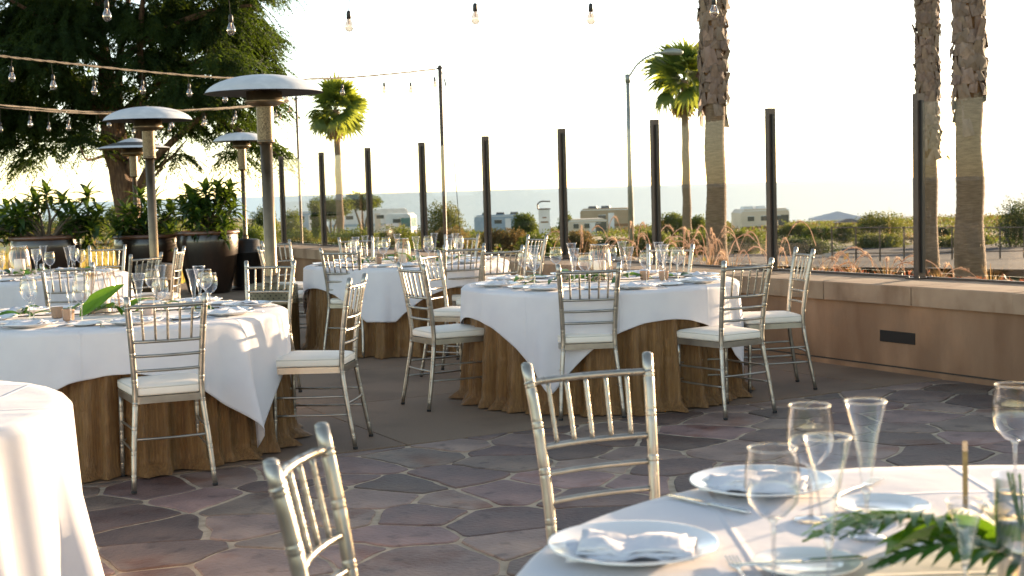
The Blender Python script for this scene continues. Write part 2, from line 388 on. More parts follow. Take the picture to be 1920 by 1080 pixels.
# ------------------------------------------------------------------ terrace floor
def clip_half(poly, nx, ny, c):
    out = []
    for i in range(len(poly)):
        p, q = poly[i], poly[(i + 1) % len(poly)]
        a = nx * p[0] + ny * p[1] - c; b = nx * q[0] + ny * q[1] - c
        if a <= 0: out.append(p)
        if (a < 0 < b) or (b < 0 < a):
            t = a / (a - b); out.append((p[0] + (q[0] - p[0]) * t, p[1] + (q[1] - p[1]) * t))
    return out
# flagstone edge: y <= 7.87 + .53 x
FE = (-.53 / math.hypot(.53, 1), 1 / math.hypot(.53, 1)); FC = 7.87 / math.hypot(.53, 1)
WN = 7.32
terr = MB()
tp = [(-12, -3), (10, -3), (10, 24), (-12, 24)]
tp = clip_half(tp, N2[0], N2[1], 8.0)
terr.prism(tp, -.3, -.022)
terrace = tag(terr.build('terrace_floor', subbase_m), kind='structure')
mb = MB(); fp = clip_half(clip_half([(-6, -3), (10, -3), (10, 24), (-6, 24)], N2[0], N2[1], WN + .1), FE[0], FE[1], FC)
mb.prism(fp, -.02, -.007); mb.build('mortar_bed', mortar_m, terrace)
def area(p): return .5 * sum(p[i][0] * p[(i + 1) % len(p)][1] - p[(i + 1) % len(p)][0] * p[i][1] for i in range(len(p)))
def shrink(poly, d):
    n = len(poly); P = list(poly)
    for i in range(n):
        p, q = poly[i], poly[(i + 1) % n]; ex, ey = q[0] - p[0], q[1] - p[1]; L = math.hypot(ex, ey)
        if L < 1e-6: continue
        nx, ny = ey / L, -ex / L
        dd = d * random.uniform(.7, 1.5)
        P = clip_half(P, nx, ny, nx * p[0] + ny * p[1] - dd)
        if len(P) < 3: return []
    return P
def roughen(poly, st=.07, amp=.010):
    # round the corners, then cut the edges into short uneven lengths
    n = len(poly); Q = []
    for i in range(n):
        a, p, b = poly[i - 1], poly[i], poly[(i + 1) % n]
        la = math.hypot(a[0] - p[0], a[1] - p[1]); lb = math.hypot(b[0] - p[0], b[1] - p[1])
        ra = min(.022, la * .3); rb = min(.022, lb * .3)
        A_ = (p[0] + (a[0] - p[0]) / la * ra, p[1] + (a[1] - p[1]) / la * ra); B_ = (p[0] + (b[0] - p[0]) / lb * rb, p[1] + (b[1] - p[1]) / lb * rb)
        Q += [A_, ((A_[0] + B_[0] + 2 * p[0]) / 4, (A_[1] + B_[1] + 2 * p[1]) / 4), B_]
    O = []
    for i in range(len(Q)):
        p, q = Q[i], Q[(i + 1) % len(Q)]; L = math.hypot(q[0] - p[0], q[1] - p[1]); k = max(1, int(L / st))
        for j in range(k):
            t = j / k; x, y = p[0] + (q[0] - p[0]) * t, p[1] + (q[1] - p[1]) * t
            O.append((x + amp * noise.noise(Vector((x * 9, y * 9, 5))), y + amp * noise.noise(Vector((x * 9, y * 9, 9)))))
    return O
seeds = []; wts = []
tries = 0
while tries < 16000:
    tries += 1
    p = (random.uniform(-4.4, 5.6), random.uniform(.8, 10.4))
    dm = random.choice((.24, .30, .38, .46, .54))
    if all((p[0] - q[0]) ** 2 + (p[1] - q[1]) ** 2 > dm * max(dm, .33) for q in seeds): seeds.append(p); wts.append(random.uniform(0, .05))
order = sorted(range(len(seeds)), key=lambda i: (abs(seeds[i][0]) > .42 * seeds[i][1] + .3 or seeds[i][1] < 4.4, seeds[i][1]))
ns = 0; rest = MB()
for i in order:
    p = seeds[i]
    if N2[0] * p[0] + N2[1] * p[1] > WN + .25 or FE[0] * p[0] + FE[1] * p[1] > FC + .2: continue
    poly = [(p[0] - 1, p[1] - 1), (p[0] + 1, p[1] - 1), (p[0] + 1, p[1] + 1), (p[0] - 1, p[1] + 1)]
    for j, q in enumerate(seeds):
        if j == i: continue
        dx, dy = q[0] - p[0], q[1] - p[1]
        if dx * dx + dy * dy > 2.4: continue
        poly = clip_half(poly, dx, dy, (q[0] ** 2 + q[1] ** 2 - p[0] ** 2 - p[1] ** 2 + wts[i] - wts[j]) / 2)
        if len(poly) < 3: break
    if len(poly) >= 3: poly = clip_half(poly, N2[0], N2[1], WN - .02)
    if len(poly) >= 3: poly = clip_half(poly, FE[0], FE[1], FC)
    if len(poly) < 3 or abs(area(poly)) < .010: continue
    if area(poly) < 0: poly = poly[::-1]
    poly = shrink(poly, .0122)
    if len(poly) < 3 or area(poly) < .006: continue
    cx, cy = sum(a for a, _ in poly) / len(poly), sum(b for _, b in poly) / len(poly)
    wob = [(a + .030 * noise.noise(Vector((a * 3.1, b * 3.1, 2))), b + .030 * noise.noise(Vector((a * 3.1, b * 3.1, 7)))) for a, b in roughen(poly, .05, .016)]
    poly = [(a - cx, b - cy) for a, b in wob]; dz = random.uniform(-.003, .002)
    ns += 1
    if ns <= 298: s_ = MB(); s_.prism(poly, -.03, 0, .004); s_.build('flagstone', stone_m, terrace, loc=(cx, cy, dz))
    else: rest.prism([(a + cx, b + cy) for a, b in poly], -.03, dz, .004)
if rest.v: tag(rest.build('flagstone', stone_m, terrace), kind='stuff')
# washed aggregate slabs beyond the flagstones
ang = math.atan(.53); c_, s__ = math.cos(ang), math.sin(ang)
for i in range(-8, 14):
    for j in range(-1, 14):
        a0, b0 = i * 1.75 - 4, j * 1.6 + FC
        q = [(a0, b0), (a0 + 1.75, b0), (a0 + 1.75, b0 + 1.6), (a0, b0 + 1.6)]
        poly = [(x * c_ - y * s__, x * s__ + y * c_) for x, y in q]
        if j < 0 and False: continue
        poly = clip_half(poly, N2[0], N2[1], WN)
        for h in ((-1, 0, 11), (0, 1, 22.6), (-FE[0], -FE[1], -FC - .004)):
            if len(poly) >= 3: poly = clip_half(poly, *h)
        if len(poly) < 3 or abs(area(poly)) < .02: continue
        if area(poly) < 0: poly = poly[::-1]
        random_state = random.getstate(); P = list(poly)
        for k in range(len(poly)):
            p, q2 = poly[k], poly[(k + 1) % len(poly)]; ex, ey = q2[0] - p[0], q2[1] - p[1]; L = math.hypot(ex, ey)
            if L < 1e-5: continue
            P = clip_half(P, ey / L, -ex / L, (ey * p[0] - ex * p[1]) / L - .004)
        if len(P) < 3: continue
        cx, cy = sum(a for a, _ in P) / len(P), sum(b for _, b in P) / len(P)
        s_ = MB(); s_.prism([(a - cx, b - cy) for a, b in P], -.02, 0, .003); s_.build('paving_slab', slab_m, terrace, loc=(cx, cy, 0))
# front part left of the flags (under the left tables)
# ------------------------------------------------------------------ low wall with cap stones
S0, S1 = -9.5, 13.6
def quadstrip(mb_, s0, s1, n0, n1, z0, z1, g=0.0):
    a = wallpt(s0 + g, n0); b = wallpt(s1 - g, n0); c = wallpt(s1 - g, n1); d = wallpt(s0 + g, n1)
    P = [(*a, z0), (*b, z0), (*c, z0), (*d, z0), (*a, z1), (*b, z1), (*c, z1), (*d, z1)]
    mb_.add(P, [(0, 1, 2, 3), (7, 6, 5, 4), (1, 0, 4, 5), (2, 1, 5, 6), (3, 2, 6, 7), (0, 3, 7, 4)])
wall = empty('terrace_wall', (*wallpt(2, NP), 0)); tag(wall, 'long low tan stucco wall with stone cap running behind the tables', 'wall')
WO = Vector(wall.location)
def wb(mb_, name, mt, smooth=False):
    mb_.v = [(x - WO.x, y - WO.y, z - WO.z) for x, y, z in mb_.v]; return mb_.build(name, mt, wall, smooth)
vs0, vs1, vz0, vz1 = -.50, -.16, .212, .296    # slot light
mb = MB()
for (a, b) in ((S0, vs0), (vs1, S1)): quadstrip(mb, a, b, WN, 8.05, -.1, .49)
quadstrip(mb, vs0, vs1, WN, 8.05, -.1, vz0); quadstrip(mb, vs0, vs1, WN, 8.05, vz1, .49); quadstrip(mb, vs0, vs1, WN + .06, 8.05, vz0, vz1)
wb(mb, 'stucco_body', stucco)
mb = MB(); quadstrip(mb, vs0, vs1, WN - .004, WN + .058, vz0 + .001, vz1 - .001, .001)
sl = wb(mb, 'step_light', channel_m); sl['label'] = 'black rectangular recessed step light'
s_ = S0; 
while s_ < S1 - .1:
    L = random.uniform(.86, 1.02) if s_ > -3 else 1.2
    mb = MB(); e_ = min(s_ + L, S1); off = random.uniform(-.004, .004)
    a0 = wallpt(s_ + .003, WN - .035 + off); a1 = wallpt(e_ - .003, WN - .035 + off); a2 = wallpt(e_ - .003, 8.06); a3 = wallpt(s_ + .003, 8.06)
    mb.prism([a0, a3, a2, a1], .492, .63 + off * .4, .008)
    if True: wb(mb, 'cap_stone', cap_m)
    s_ += L
mb = MB(); quadstrip(mb, S0, S1, WN - .025, WN - .001, -.05, .035); wb(mb, 'base_ledge', stucco)
mb = MB(); quadstrip(mb, S0, S1, WN - .012, WN - .001, .0355, .044); wb(mb, 'joint_crack', subbase_m)
pb = MB(); quadstrip(pb, S0, S1, 8.062, 9.2, -.6, .40); tag(pb.build('planter_bed', soilbed), kind='structure')

# glass wind screen on the wall
scr = empty('glass_windscreen', (*wallpt(2, NP), .63)); tag(scr, 'tall clear glass windscreen with dark bronze posts standing on the low wall', 'windscreen')
SO = Vector(scr.location); rz = math.atan2(T2D[1], T2D[0])
pm = MB(); pm.box((0, 0, .70), (.050, .076, 1.39)); post_me = mesh('post', pm.v, pm.f, bronze)
cm = MB(); cm.box((0, 0, .695), (.02, .03, 1.30)); ch_me = mesh('glazing_channel', cm.v, cm.f, channel_m)
bm_ = MB(); bm_.box((0, 0, .006), (.13, .17, .012)); 
for dx in (-.05, .05):
    for dy in (-.068, .068): bm_.lathe([(.009, .012), (.009, .022), (.001, .024)], 6, (dx, dy, 0))
bp_me = mesh('base_plate', bm_.v, bm_.f, bronze)
kk = list(range(-5, 9))
for k in kk:
    x, y = wallpt(k * 1.679); o = link(post_me, 'post', scr, (x - SO.x, y - SO.y, 0), (0, 0, rz))
    link(bp_me, 'base_plate', o)
    link(ch_me, 'glazing_channel', o, (-.0355, 0, 0))
    if k < 8:
        gm = MB(); gm.box((.8395, 0, .69), (1.679 - .098, .010, 1.28)); link(mesh('glass_panel', gm.v, gm.f, pane_m), 'glass_panel', scr, (x - SO.x, y - SO.y, 0), (0, 0, rz))
        gm = MB(); gm.box((.8395, -.02, .009), (1.679 - .14, .03, .018)); link(mesh('bottom_rail', gm.v, gm.f, bronze), 'bottom_rail', scr, (x - SO.x, y - SO.y, 0), (0, 0, rz))

# ------------------------------------------------------------------ chairs
def ringed(path, base, rings, step=.02):
    """bamboo turned rod: path polyline, radius base, grooves at given fractions"""
    path = [Vector(p) for p in path]; L = [0]
    for i in range(1, len(path)): L.append(L[-1] + (path[i] - path[i - 1]).length)
    T = L[-1]; ts = set([0, T] + L)
    for f in rings:
        for d in (-.011, -.007, -.004, 0, .004, .007, .011): ts.add(min(T, max(0, f * T + d)))
    ts = sorted(ts); P = []; rr = []
    for t in ts:
        i = 0
        while i < len(L) - 2 and L[i + 1] < t: i += 1
        u = (t - L[i]) / max(1e-9, L[i + 1] - L[i]); P.append(path[i].lerp(path[i + 1], u))
        d = min([abs(t - f * T) for f in rings] + [1]); b = base(t / T) if callable(base) else base
        if d < .002: b *= .86
        elif d < .0055: b *= 1.12
        elif d < .0085: b *= .93
        rr.append(b)
    return P, rr
def curve3(pts, n=5):
    """smooth polyline through points (Catmull-Rom)"""
    P = [Vector(p) for p in pts]; P = [P[0] * 2 - P[1]] + P + [P[-1] * 2 - P[-2]]; O = []
    for i in range(1, len(P) - 2):
        for k in range(n):
            t = k / n; a, b, c, d = P[i - 1:i + 3]
            O.append(.5 * ((2 * b) + (c - a) * t + (2 * a - 5 * b + 4 * c - d) * t * t + (3 * b - a - 3 * c + d) * t ** 3))
    O.append(P[-2]); return O
CH = .935
def build_chair():
    root = empty('banquet_chair')
    H = CH
    def post(sg):
        p = curve3([(sg * .192, -.262, .012), (sg * .178, -.226, .22), (sg * .160, -.196, .42), (sg * .159, -.198, .54), (sg * .170, -.226, .75), (sg * .184, -.262, H)], 4)
        P, r_ = ringed(p, lambda t: .0128 + .0022 * min(1, t * 1.6), [.07, .19, .315, .44, .56, .70, .83, .945])
        b = MB(); b.tube(P, r_, 10); b.lathe([(.0148, 0), (.0135, .004), (.008, .0075), (.001, .0085)], 10, (sg * .184, -.262, H)); b.build('back_post', silver, root, True)
        b = MB(); b.lathe([(.012, 0), (.0135, .002), (.0135, .012), (.010, .015)], 10, (sg * .192, -.262, 0), capb=True); b.build('foot_cap', rubber, root, True)
    def leg(sg):
        P, r_ = ringed([(sg * .196, .188, .012), (sg * .186, .180, .425)], lambda t: .0115 + .002 * t, [.12, .35, .52, .80])
        b = MB(); b.tube(P, r_, 10); b.build('leg', silver, root, True)
        b = MB(); b.lathe([(.012, 0), (.013, .002), (.013, .012), (.010, .015)], 10, (sg * .196, .188, 0), capb=True); b.build('foot_cap', rubber, root, True)
    for sg in (-1, 1): post(sg); leg(sg)
    # seat frame: rounded trapezoid ring
    def outline(wf, wr, yf, yr, rad, n=6, bow=.018):
        c = [(wf, yf), (-wf, yf), (-wr, yr), (wr, yr)]; O = []
        for i in range(4):
            p = Vector(c[i]); a = Vector(c[i - 1]); b = Vector(c[(i + 1) % 4])
            A = p + (a - p).normalized() * rad; B = p + (b - p).normalized() * rad
            for k in range(n + 1):
                t = k / n; q = A * (1 - t) ** 2 + p * 2 * t * (1 - t) + B * t * t
                O.append([q.x, q.y])
            if i == 0:
                for k in range(1, 5): t = k / 5; q = B.lerp(Vector((-wf + rad, yf)), t); O.append([q.x, q.y])
        for q in O:
            if q[1] > yf - .03: q[1] += bow * max(0, 1 - (q[0] / wf) ** 2)
        return O
    b = MB()
    fo = outline(.203, .168, .198, -.205, .03)
    for z0, z1 in ((.418, .452),):
        n = len(fo); o0 = len(b.v)
        for z in (z0, z1): b.v += [(x, y, z) for x, y in fo]
        fi = [(x * .9, y * .9) for x, y in fo]
        for z in (z1, z0): b.v += [(x, y, z) for x, y in fi]
        for r_ in range(4):
            for k in range(n):
                a = r_ * n + k; a2 = r_ * n + (k + 1) % n; c = ((r_ + 1) % 4) * n; b.f.append((a, a2, c + (k + 1) % n, c + k))
    b.build('seat_frame', silver, root)
    b = MB(); b.prism([(x * .9, y * .9) for x, y in fo], .436, .449); b.build('seat_board', silver, root)
    # cushion
    co = outline(.205, .170, .202, -.200, .045); n = len(co); b = MB()
    prof = [(.012, 0), (.003, .004), (0, .012), (.001, .022), (-.001, .031), (.004, .0415), (.016, .049), (.045, .055), (.09, .058), (.15, .060)]
    for ins, dz in prof:
        k = 1 - ins / .2
        for x, y in co: b.v.append((x * k, y * k + 0, .4535 + dz))
    for i in range(len(prof) - 1):
        for k in range(n): a = i * n + k; a2 = i * n + (k + 1) % n; b.f.append((a, a2, a2 + n, a + n))
    b.f.append(tuple((len(prof) - 1) * n + k for k in range(n))); b.f.append(tuple(reversed(range(n))))
    cu = b.build('cushion', cushion_m, root, True)
    b = MB(); k = 1 - .002 / .2; b.tube([(x * k, y * k, .4535 + .0405) for x, y in co] + [(co[0][0] * k, co[0][1] * k, .494)], .0028, 5, False); b.build('piping', piping_m, cu, True)
    # rails between the posts
    def px_at(z):   # back post x, y at height z
        zs = [(.42, .160, -.196), (.54, .159, -.198), (.75, .170, -.226), (H, .184, -.262)]
        for (a, b_) in zip(zs, zs[1:]):
            if a[0] <= z <= b_[0]: t = (z - a[0]) / (b_[0] - a[0]); return a[1] + (b_[1] - a[1]) * t, a[2] + (b_[2] - a[2]) * t
    def rail(name, z, r_, bow):
        x, y = px_at(z); P = [(x * t, y - bow * (1 - t * t), z) for t in (-.99, -.75, -.5, -.25, 0, .25, .5, .75, .99)]
        P, rr = ringed(P, r_, [.12, .31, .5, .69, .88]); b = MB(); b.tube(P, rr, 8); b.build(name, silver, root, True)
    rail('top_rail', H - .045, .0095, .030); rail('back_rail', H - .215, .0085, .026); rail('back_rail', H - .285, .0080, .022); rail('back_rail', H - .357, .0080, .020)
    for i in range(5):
        t = (i - 2) / 3.0; x1, y1 = px_at(H - .045); x2, y2 = px_at(H - .215)
        P, rr = ringed([(x1 * t, y1 - .030 * (1 - t * t), H - .045), (x2 * t, y2 - .026 * (1 - t * t), H - .215)], .0062, [.2, .35, .5, .65, .8])
        b = MB(); b.tube(P, rr, 7); b.build('spindle', silver, root, True)
    # stretchers
    def rod(pts, r_=.0062):
        b = MB(); b.tube(curve3(pts, 4), r_, 7); b.build('stretcher', silver, root, True)
    for z in (.285, .185):
        ry = -.262 + (.262 - .215) * z / .3; rx = .192 - .020 * z / .25
        for sg in (-1, 1): rod([(sg * .190, .184, z), (sg * (rx + .004), (ry + .184) / 2, z), (sg * rx, ry, z + .004)])
        rod([(-.190, .184, z), (-.13, .235, z + .003), (0, .255, z + .004), (.13, .235, z + .003), (.190, .184, z)])
    rod([(-.178, -.222, .25), (0, -.235, .25), (.178, -.222, .25)])
    return root
G_CH = 'silver banquet chairs round the tables'
chair = build_chair()
TB = {'left': (-2.22, 7.75), 'mid': (.59, 9.25), 'back': (-.95, 12.5), 'farleft': (-4.30, 12.0), 'near': (-2.345, 4.2), 'fore': (.905, 2.13)}
CHAIRS = [
 (-1.75, 6.79, 112, 'silver chair with its back to the camera at the front of the left table'),
 (-1.12, 7.68, 173, 'silver side-on chair at the right end of the left table, cushion pointing left'),
 (-1.78, 9.50, 255, 'silver chair facing the camera between the left table and the tall patio heater'),
 (.44, 8.47, 95, 'silver chair with its back square to the camera at the front of the middle table'),
 (1.27, 8.37, 121, 'silver chair turned a little left at the right front of the middle table'),
 (1.73, 9.29, 186, 'silver chair seen side on between the middle table and the low wall'),
 (-.42, 8.97, 30, 'silver chair seen side on at the left of the middle table, cushion pointing right'),
 (-.39, 10.42, -22, 'silver chair half hidden behind the side-on chair left of the middle table'),
 (-.51, 11.92, 116, 'silver chair with dark shaded rails before the back table, its back to the camera'),
 (-.20, 11.27, 122, 'silver chair whose back shows just above the plates of the middle table'),
 (.03, 13.36, 208, 'small distant silver chair at the right end of the back table, before the glass'),
 (1.09, 10.31, 240, 'silver chair facing the camera on the far side of the middle table by the grasses'),
 (-1.36, 11.93, 68, 'silver chair seen from behind at the left front of the back table'),
 (-2.04, 12.72, 0, 'silver chair side on behind the brass heater base at the left of the back table'),
 (-2.22, 14.0, -40, 'silver chair half hidden by the pole of the tall patio heater'),
 (-1.54, 14.3, 292, 'far-side chair of the back table whose left post shows by the wall'),
 (-.60, 14.1, 250, 'far-side chair of the back table mostly hidden behind its glasses'),
 (-4.15, 13.86, 269, 'silver chair facing the camera before the yellow grass at the far left table'),
 (-3.33, 11.80, 152, 'silver chair with dark posts at the right end of the far left table'),
 (-3.39, 13.0, 182, 'narrow side-on silver chair in front of the dark pots'),
 (-3.36, 10.51, 100, 'silver chair hidden but for its post behind the glasses of the left table'),
 (-.148, 2.52, -6, 'closest silver chair back at the bottom of the frame, left of the foreground table'),
 (.31, 3.43, -65, 'large silver chair tucked under the far left edge of the foreground table'),
 (1.72, 3.12, 228, 'silver chair at the right far side of the foreground table'),
]
for i, (x, y, a, lab) in enumerate(CHAIRS):
    if i == 0:
        o = chair; o.location = (x, y, .001); o.rotation_euler = (0, 0, R(a - 90)); tag(o, lab, 'chair', G_CH)
    else: dup(chair, (x, y, .001), R(a - 90), lab, G_CH)

# ------------------------------------------------------------------ tables and cloths
TR = .915; TH = .755
def overlay_mesh(c, rot, half, seed, lift=0.0, amp=1.0, maxdrop=.74):
    rr = random.Random(seed); ph = [rr.uniform(0, 2 * PI) for _ in range(8)]
    n = 288; V = []; F = []; radii = [0.02] + [TR * k / 16 for k in range(1, 16)] + [TR - .012, TR + .004]
    md = 26
    for i, r_ in enumerate(radii):
        for k in range(n):
            a = 2 * PI * k / n; x, y = r_ * math.cos(a), r_ * math.sin(a)
            z = TH + lift + .0022 * noise.noise(Vector((x * 4 + seed, y * 4, 0))) + .0018 * noise.noise(Vector((x * 14, y * 14, seed)))
            if r_ > TR: z -= .006
            V.append((x, y, z))
    for j in range(1, md + 1):
        for k in range(n):
            a = 2 * PI * k / n; b = a - rot
            L = half / max(abs(math.cos(b)), abs(math.sin(b)), 1e-6) - TR
            L = min(L, maxdrop); cw = sm((L - .22) / .4)     # how close to a corner
            t = j / md * L
            
            wv = .45 * math.sin(8 * a + ph[0]) + .38 * math.sin(13 * a + ph[1]) + .25 * math.sin(21 * a + ph[2]) + .10 * math.sin(37 * a + ph[3])
            fold = math.cos((b % (PI / 2) - PI / 4) * 14 + ph[4] * .3) * cw
            dr = .010 + t * (.13 * wv + .03) * amp * (.55 + .5 * cw) + t * .10 * fold * amp * cw
            dr = max(dr, .012 + .055 * t)
            sl = dr / max(t, 1e-3); tz = t / math.sqrt(1 + min(sl, .8) ** 2)
            tz += .006 * noise.noise(Vector((a * 9, t * 8, seed)))
            da = .02 * t * cw * math.sin(6 * a + ph[5])
            rad = TR + .006 + dr
            V.append((rad * math.cos(a + da), rad * math.sin(a + da), TH + lift - .010 - tz))
    rows = len(radii) + md
    for i in range(rows - 1):
        for k in range(n):
            a = i * n + k; a2 = i * n + (k + 1) % n; F.append((a, a2, a2 + n, a + n))
    F.append(tuple(reversed(range(n))))
    return V, F
def skirt_mesh(seed, rtop=TR, white=False):
    rr = random.Random(seed); ph = [rr.uniform(0, 6.28) for _ in range(9)]; n = 420; V = []; F = []
    md = 26
    for j in range(md + 1):
        t = j / md; z = (TH - .006) * (1 - t) + .006 * t
        for k in range(n):
            a = 2 * PI * k / n
            wv = .5 * math.sin(23 * a + ph[0] + 1.2 * math.sin(3 * a + ph[3])) + .4 * math.sin(37 * a + ph[1] + math.sin(5 * a)) + .25 * math.sin(61 * a + ph[2] + t) + .12 * math.sin(97 * a + ph[4])
            A = (.012 + .052 * t ** .8) if not white else (.008 + .055 * t)
            if white: wv = .6 * math.sin(11 * a + ph[0]) + .5 * math.sin(17 * a + ph[1]) + .2 * math.sin(29 * a)
            cr = .006 * noise.noise(Vector((a * 26, z * 22, seed))) if not white else .003 * noise.noise(Vector((a * 12, z * 8, seed)))
            pool = .05 * max(0, t - .92) / .08 * (1 + .6 * math.sin(19 * a + ph[5]))
            rad = rtop - .036 + .03 * t + A * wv * (1 if not white else .7) + cr * (1 + t) + pool * (1 if not white else .3)
            V.append((rad * math.cos(a), rad * math.sin(a), z))
    for j in range(md):
        for k in range(n): a = j * n + k; a2 = j * n + (k + 1) % n; F.append((a, a + n, a2 + n, a2))
    return V, F
TAB = {
 'left': ('left table', -75, 1.135), 'mid': ('middle table', -67, 1.09), 'back': ('back table', -55, 1.08),
 'farleft': ('far left table', -20, 1.13), 'near': ('near left table', -45, 1.33), 'fore': ('foreground table', 20, 1.13)}
for i, (k, (nm, rot, half)) in enumerate(TAB.items()):
    x, y = TB[k]
    t = empty('round_table', (x, y, .001)); tag(t, 'round folding table hidden under the cloths of the ' + nm, 'table')
    b = MB(); b.lathe([(.001, TH - .03), (.89, TH - .03), (.895, TH - .014), (.89, TH - .008), (.001, TH - .008)], 48); b.build('tabletop', wood_m, t)
    for a in (45, 135, 225, 315):
        b = MB(); cx, cy = .5 * math.cos(R(a)), .5 * math.sin(R(a)); b.tube([(cx, cy, 0), (cx, cy, TH - .03)], .015, 8); b.build('leg', bronze, t)
    V, F = skirt_mesh(10 + i, white=(k == 'near'))
    o = link(mesh('table_skirt', V, F, linen if k == 'near' else skirt_m, True), 'table_skirt', None, (x, y, .002)); 
    if k == 'near': tag(o, 'floor length white under-cloth of the table at the left edge of the photo', 'tablecloth')
    else: tag(o, 'crinkled bronze satin cloth falling to the floor under the ' + nm, 'tablecloth')
    # corner direction = rot+45
    V, F = overlay_mesh(None, R(rot - 0), half, 3 + i * 7, amp=1.25 if k in ('left', 'near') else 1.0, maxdrop=.44 if k == 'back' else .735)
    o = link(mesh('tablecloth', V, F, linen, True), 'tablecloth', None, (x, y, .002))
    so_ = o.modifiers.new('thickness', 'SOLIDIFY'); so_.thickness = .0016; so_.offset = 1
    tag(o, {'left': 'square white linen cloth with one long pointed corner over the left table', 'mid': 'white linen overlay with its corner hanging to chair-seat height over the middle table',
            'back': 'white linen overlay on the table nearest the far glass panels', 'farleft': 'white linen overlay on the small-looking table before the dark pots',
            'near': 'bright white linen overlay cut by the left edge of the photo', 'fore': 'white linen cloth with slanting shadow stripes in the right foreground'}[k], 'tablecloth')

# ------------------------------------------------------------------ tableware
ZT = TH + .005
def wine_glass(h=.218, r_=.045):
    root = empty('wine_glass')
    b = MB(); b.lathe([(.004, h * .47), (r_ * .45, h * .50), (r_ * .86, h * .60), (r_, h * .72), (r_ * .97, h * .84), (r_ * .86, h - .0015), (r_ * .865, h), (r_ * .85, h), (r_ * .845, h - .002)], 24); b.build('bowl', glass_m, root, True)
    b = MB(); b.tube([(r_ * .855 * math.cos(a), r_ * .855 * math.sin(a), h) for a in [2 * PI * k / 24 for k in range(25)]], .0011, 5, False); b.build('rim', solid_m, root, True)
    b = MB(); b.lathe([(.0055, .006), (.0038, .02), (.0034, h * .3), (.0045, h * .44), (.010, h * .485), (.001, h * .492)], 10); b.build('stem', solid_m, root, True)
    b = MB(); b.lathe([(.001, .0), (.034, .0), (.035, .0015), (.030, .003), (.010, .006), (.004, .010)], 24); b.build('foot', solid_m, root, True)
    return root
def flute(h=.245, r_=.036):
    root = empty('champagne_flute')
    b = MB(); b.lathe([(.004, h * .34), (.0085, h * .40), (.014, h * .55), (.0225, h * .77), (r_, h - .0015), (r_ + .0012, h), (r_ - .001, h + .0002)], 24); b.build('bowl', glass_m, root, True)
    b = MB(); b.tube([(r_ * math.cos(a), r_ * math.sin(a), h) for a in [2 * PI * k / 24 for k in range(25)]], .0016, 5, False); b.build('rim', solid_m, root, True)
    b = MB(); b.lathe([(.0055, .006), (.0038, .02), (.0038, h * .25), (.006, h * .31), (.009, h * .36), (.001, h * .37)], 10); b.build('stem', solid_m, root, True)
    b = MB(); b.lathe([(.001, .0), (.033, .0), (.034, .0015), (.029, .003), (.010, .006), (.004, .010)], 24); b.build('foot', solid_m, root, True)
    return root
def plate(r_, h=.020):
    b = MB(); b.lathe([(.001, .004), (r_ * .55, .004), (r_ * .62, .006), (r_ * .70, .012), (r_ * .98, h), (r_, h + .001), (r_ * 1.005, h - .002), (r_ * .97, h - .004), (r_ * .68, .005), (r_ * .6, .0), (r_ * .001, .0)], 48)
    return mesh('plate', b.v, b.f, china, True)
pl_big = plate(.148, .021); pl_sm = plate(.088, .013)
def napkin_me(seed):
    b = MB(); rr = random.Random(seed); nx, ny = 14, 9
    for lay in range(3):
        w_, d_ = .215 - .016 * lay, .150 - .018 * lay; ox = rr.uniform(-.012, .012); z0 = .0 + lay * .0045; an = rr.uniform(-.12, .12); o0 = len(b.v)
        def P(u, v, dz):
            x = (u - .5) * w_ + ox; y = (v - .5) * d_; x, y = x * math.cos(an) - y * math.sin(an), x * math.sin(an) + y * math.cos(an)
            bz = .020 * max(0, noise.noise(Vector((u * 4 + seed, v * 4, lay * .3)))) + .004 * math.sin(u * 9 + seed) * lay * .5
            return (x, y, z0 + dz + bz + (.004 * (1 - abs(2 * v - 1)) if lay == 2 else 0))
        for j in range(ny):
            for i in range(nx): b.v.append(P(i / (nx - 1), j / (ny - 1), .0035))
        for j in range(ny):
            for i in range(nx): b.v.append(P(i / (nx - 1), j / (ny - 1), 0))
        N = nx * ny
        for j in range(ny - 1):
            for i in range(nx - 1):
                a = o0 + j * nx + i; b.f.append((a, a + 1, a + nx + 1, a + nx)); a += N; b.f.append((a + nx, a + nx + 1, a + 1, a))
        edge = [i for i in range(nx)] + [j * nx + nx - 1 for j in range(1, ny)] + [(ny - 1) * nx + i for i in range(nx - 2, -1, -1)] + [j * nx for j in range(ny - 2, 0, -1)]
        for k in range(len(edge)):
            a = o0 + edge[k]; c = o0 + edge[(k + 1) % len(edge)]; b.f.append((c, a, a + N, c + N))
    return mesh('napkin', b.v, b.f, napkin_m, True)
napk = [napkin_me(s) for s in (1, 4, 9)]
def knife_me():
    b = MB(); b.tube([(0, -.115, .004), (0, -.10, .0045), (0, -.02, .004), (0, -.005, .003)], [.002, .0055, .0045, .003], 8)
    b.prism([(-.0035, -.008), (.0035, -.008), (.009, .02), (.010, .08), (.006, .108), (-.003, .112), (-.0045, .02)], .002, .0042); return mesh('knife', b.v, b.f, steel, True)
def fork_me():
    b = MB(); b.tube([(0, -.105, .004), (0, -.09, .005), (0, -.02, .006), (0, .03, .003)], [.003, .006, .003, .0025], 8)
    b.prism([(-.003, .028), (.003, .028), (.011, .045), (.012, .06), (-.012, .06), (-.011, .045)], .002, .0042)
    for i in range(4): x = -.0095 + i * .0063; b.box((x, .083, .0045), (.0028, .048, .0024))
    return mesh('fork', b.v, b.f, steel, False)
kn, fk = knife_me(), fork_me()
wg0 = wine_glass(); fl0 = flute()
WG_USED = [False, False]
def put_root(proto, idx, loc, label, cat, group):
    if not WG_USED[idx]: WG_USED[idx] = True; proto.location = loc; tag(proto, label, cat, group); return proto
    return dup(proto, loc, None, label, group)
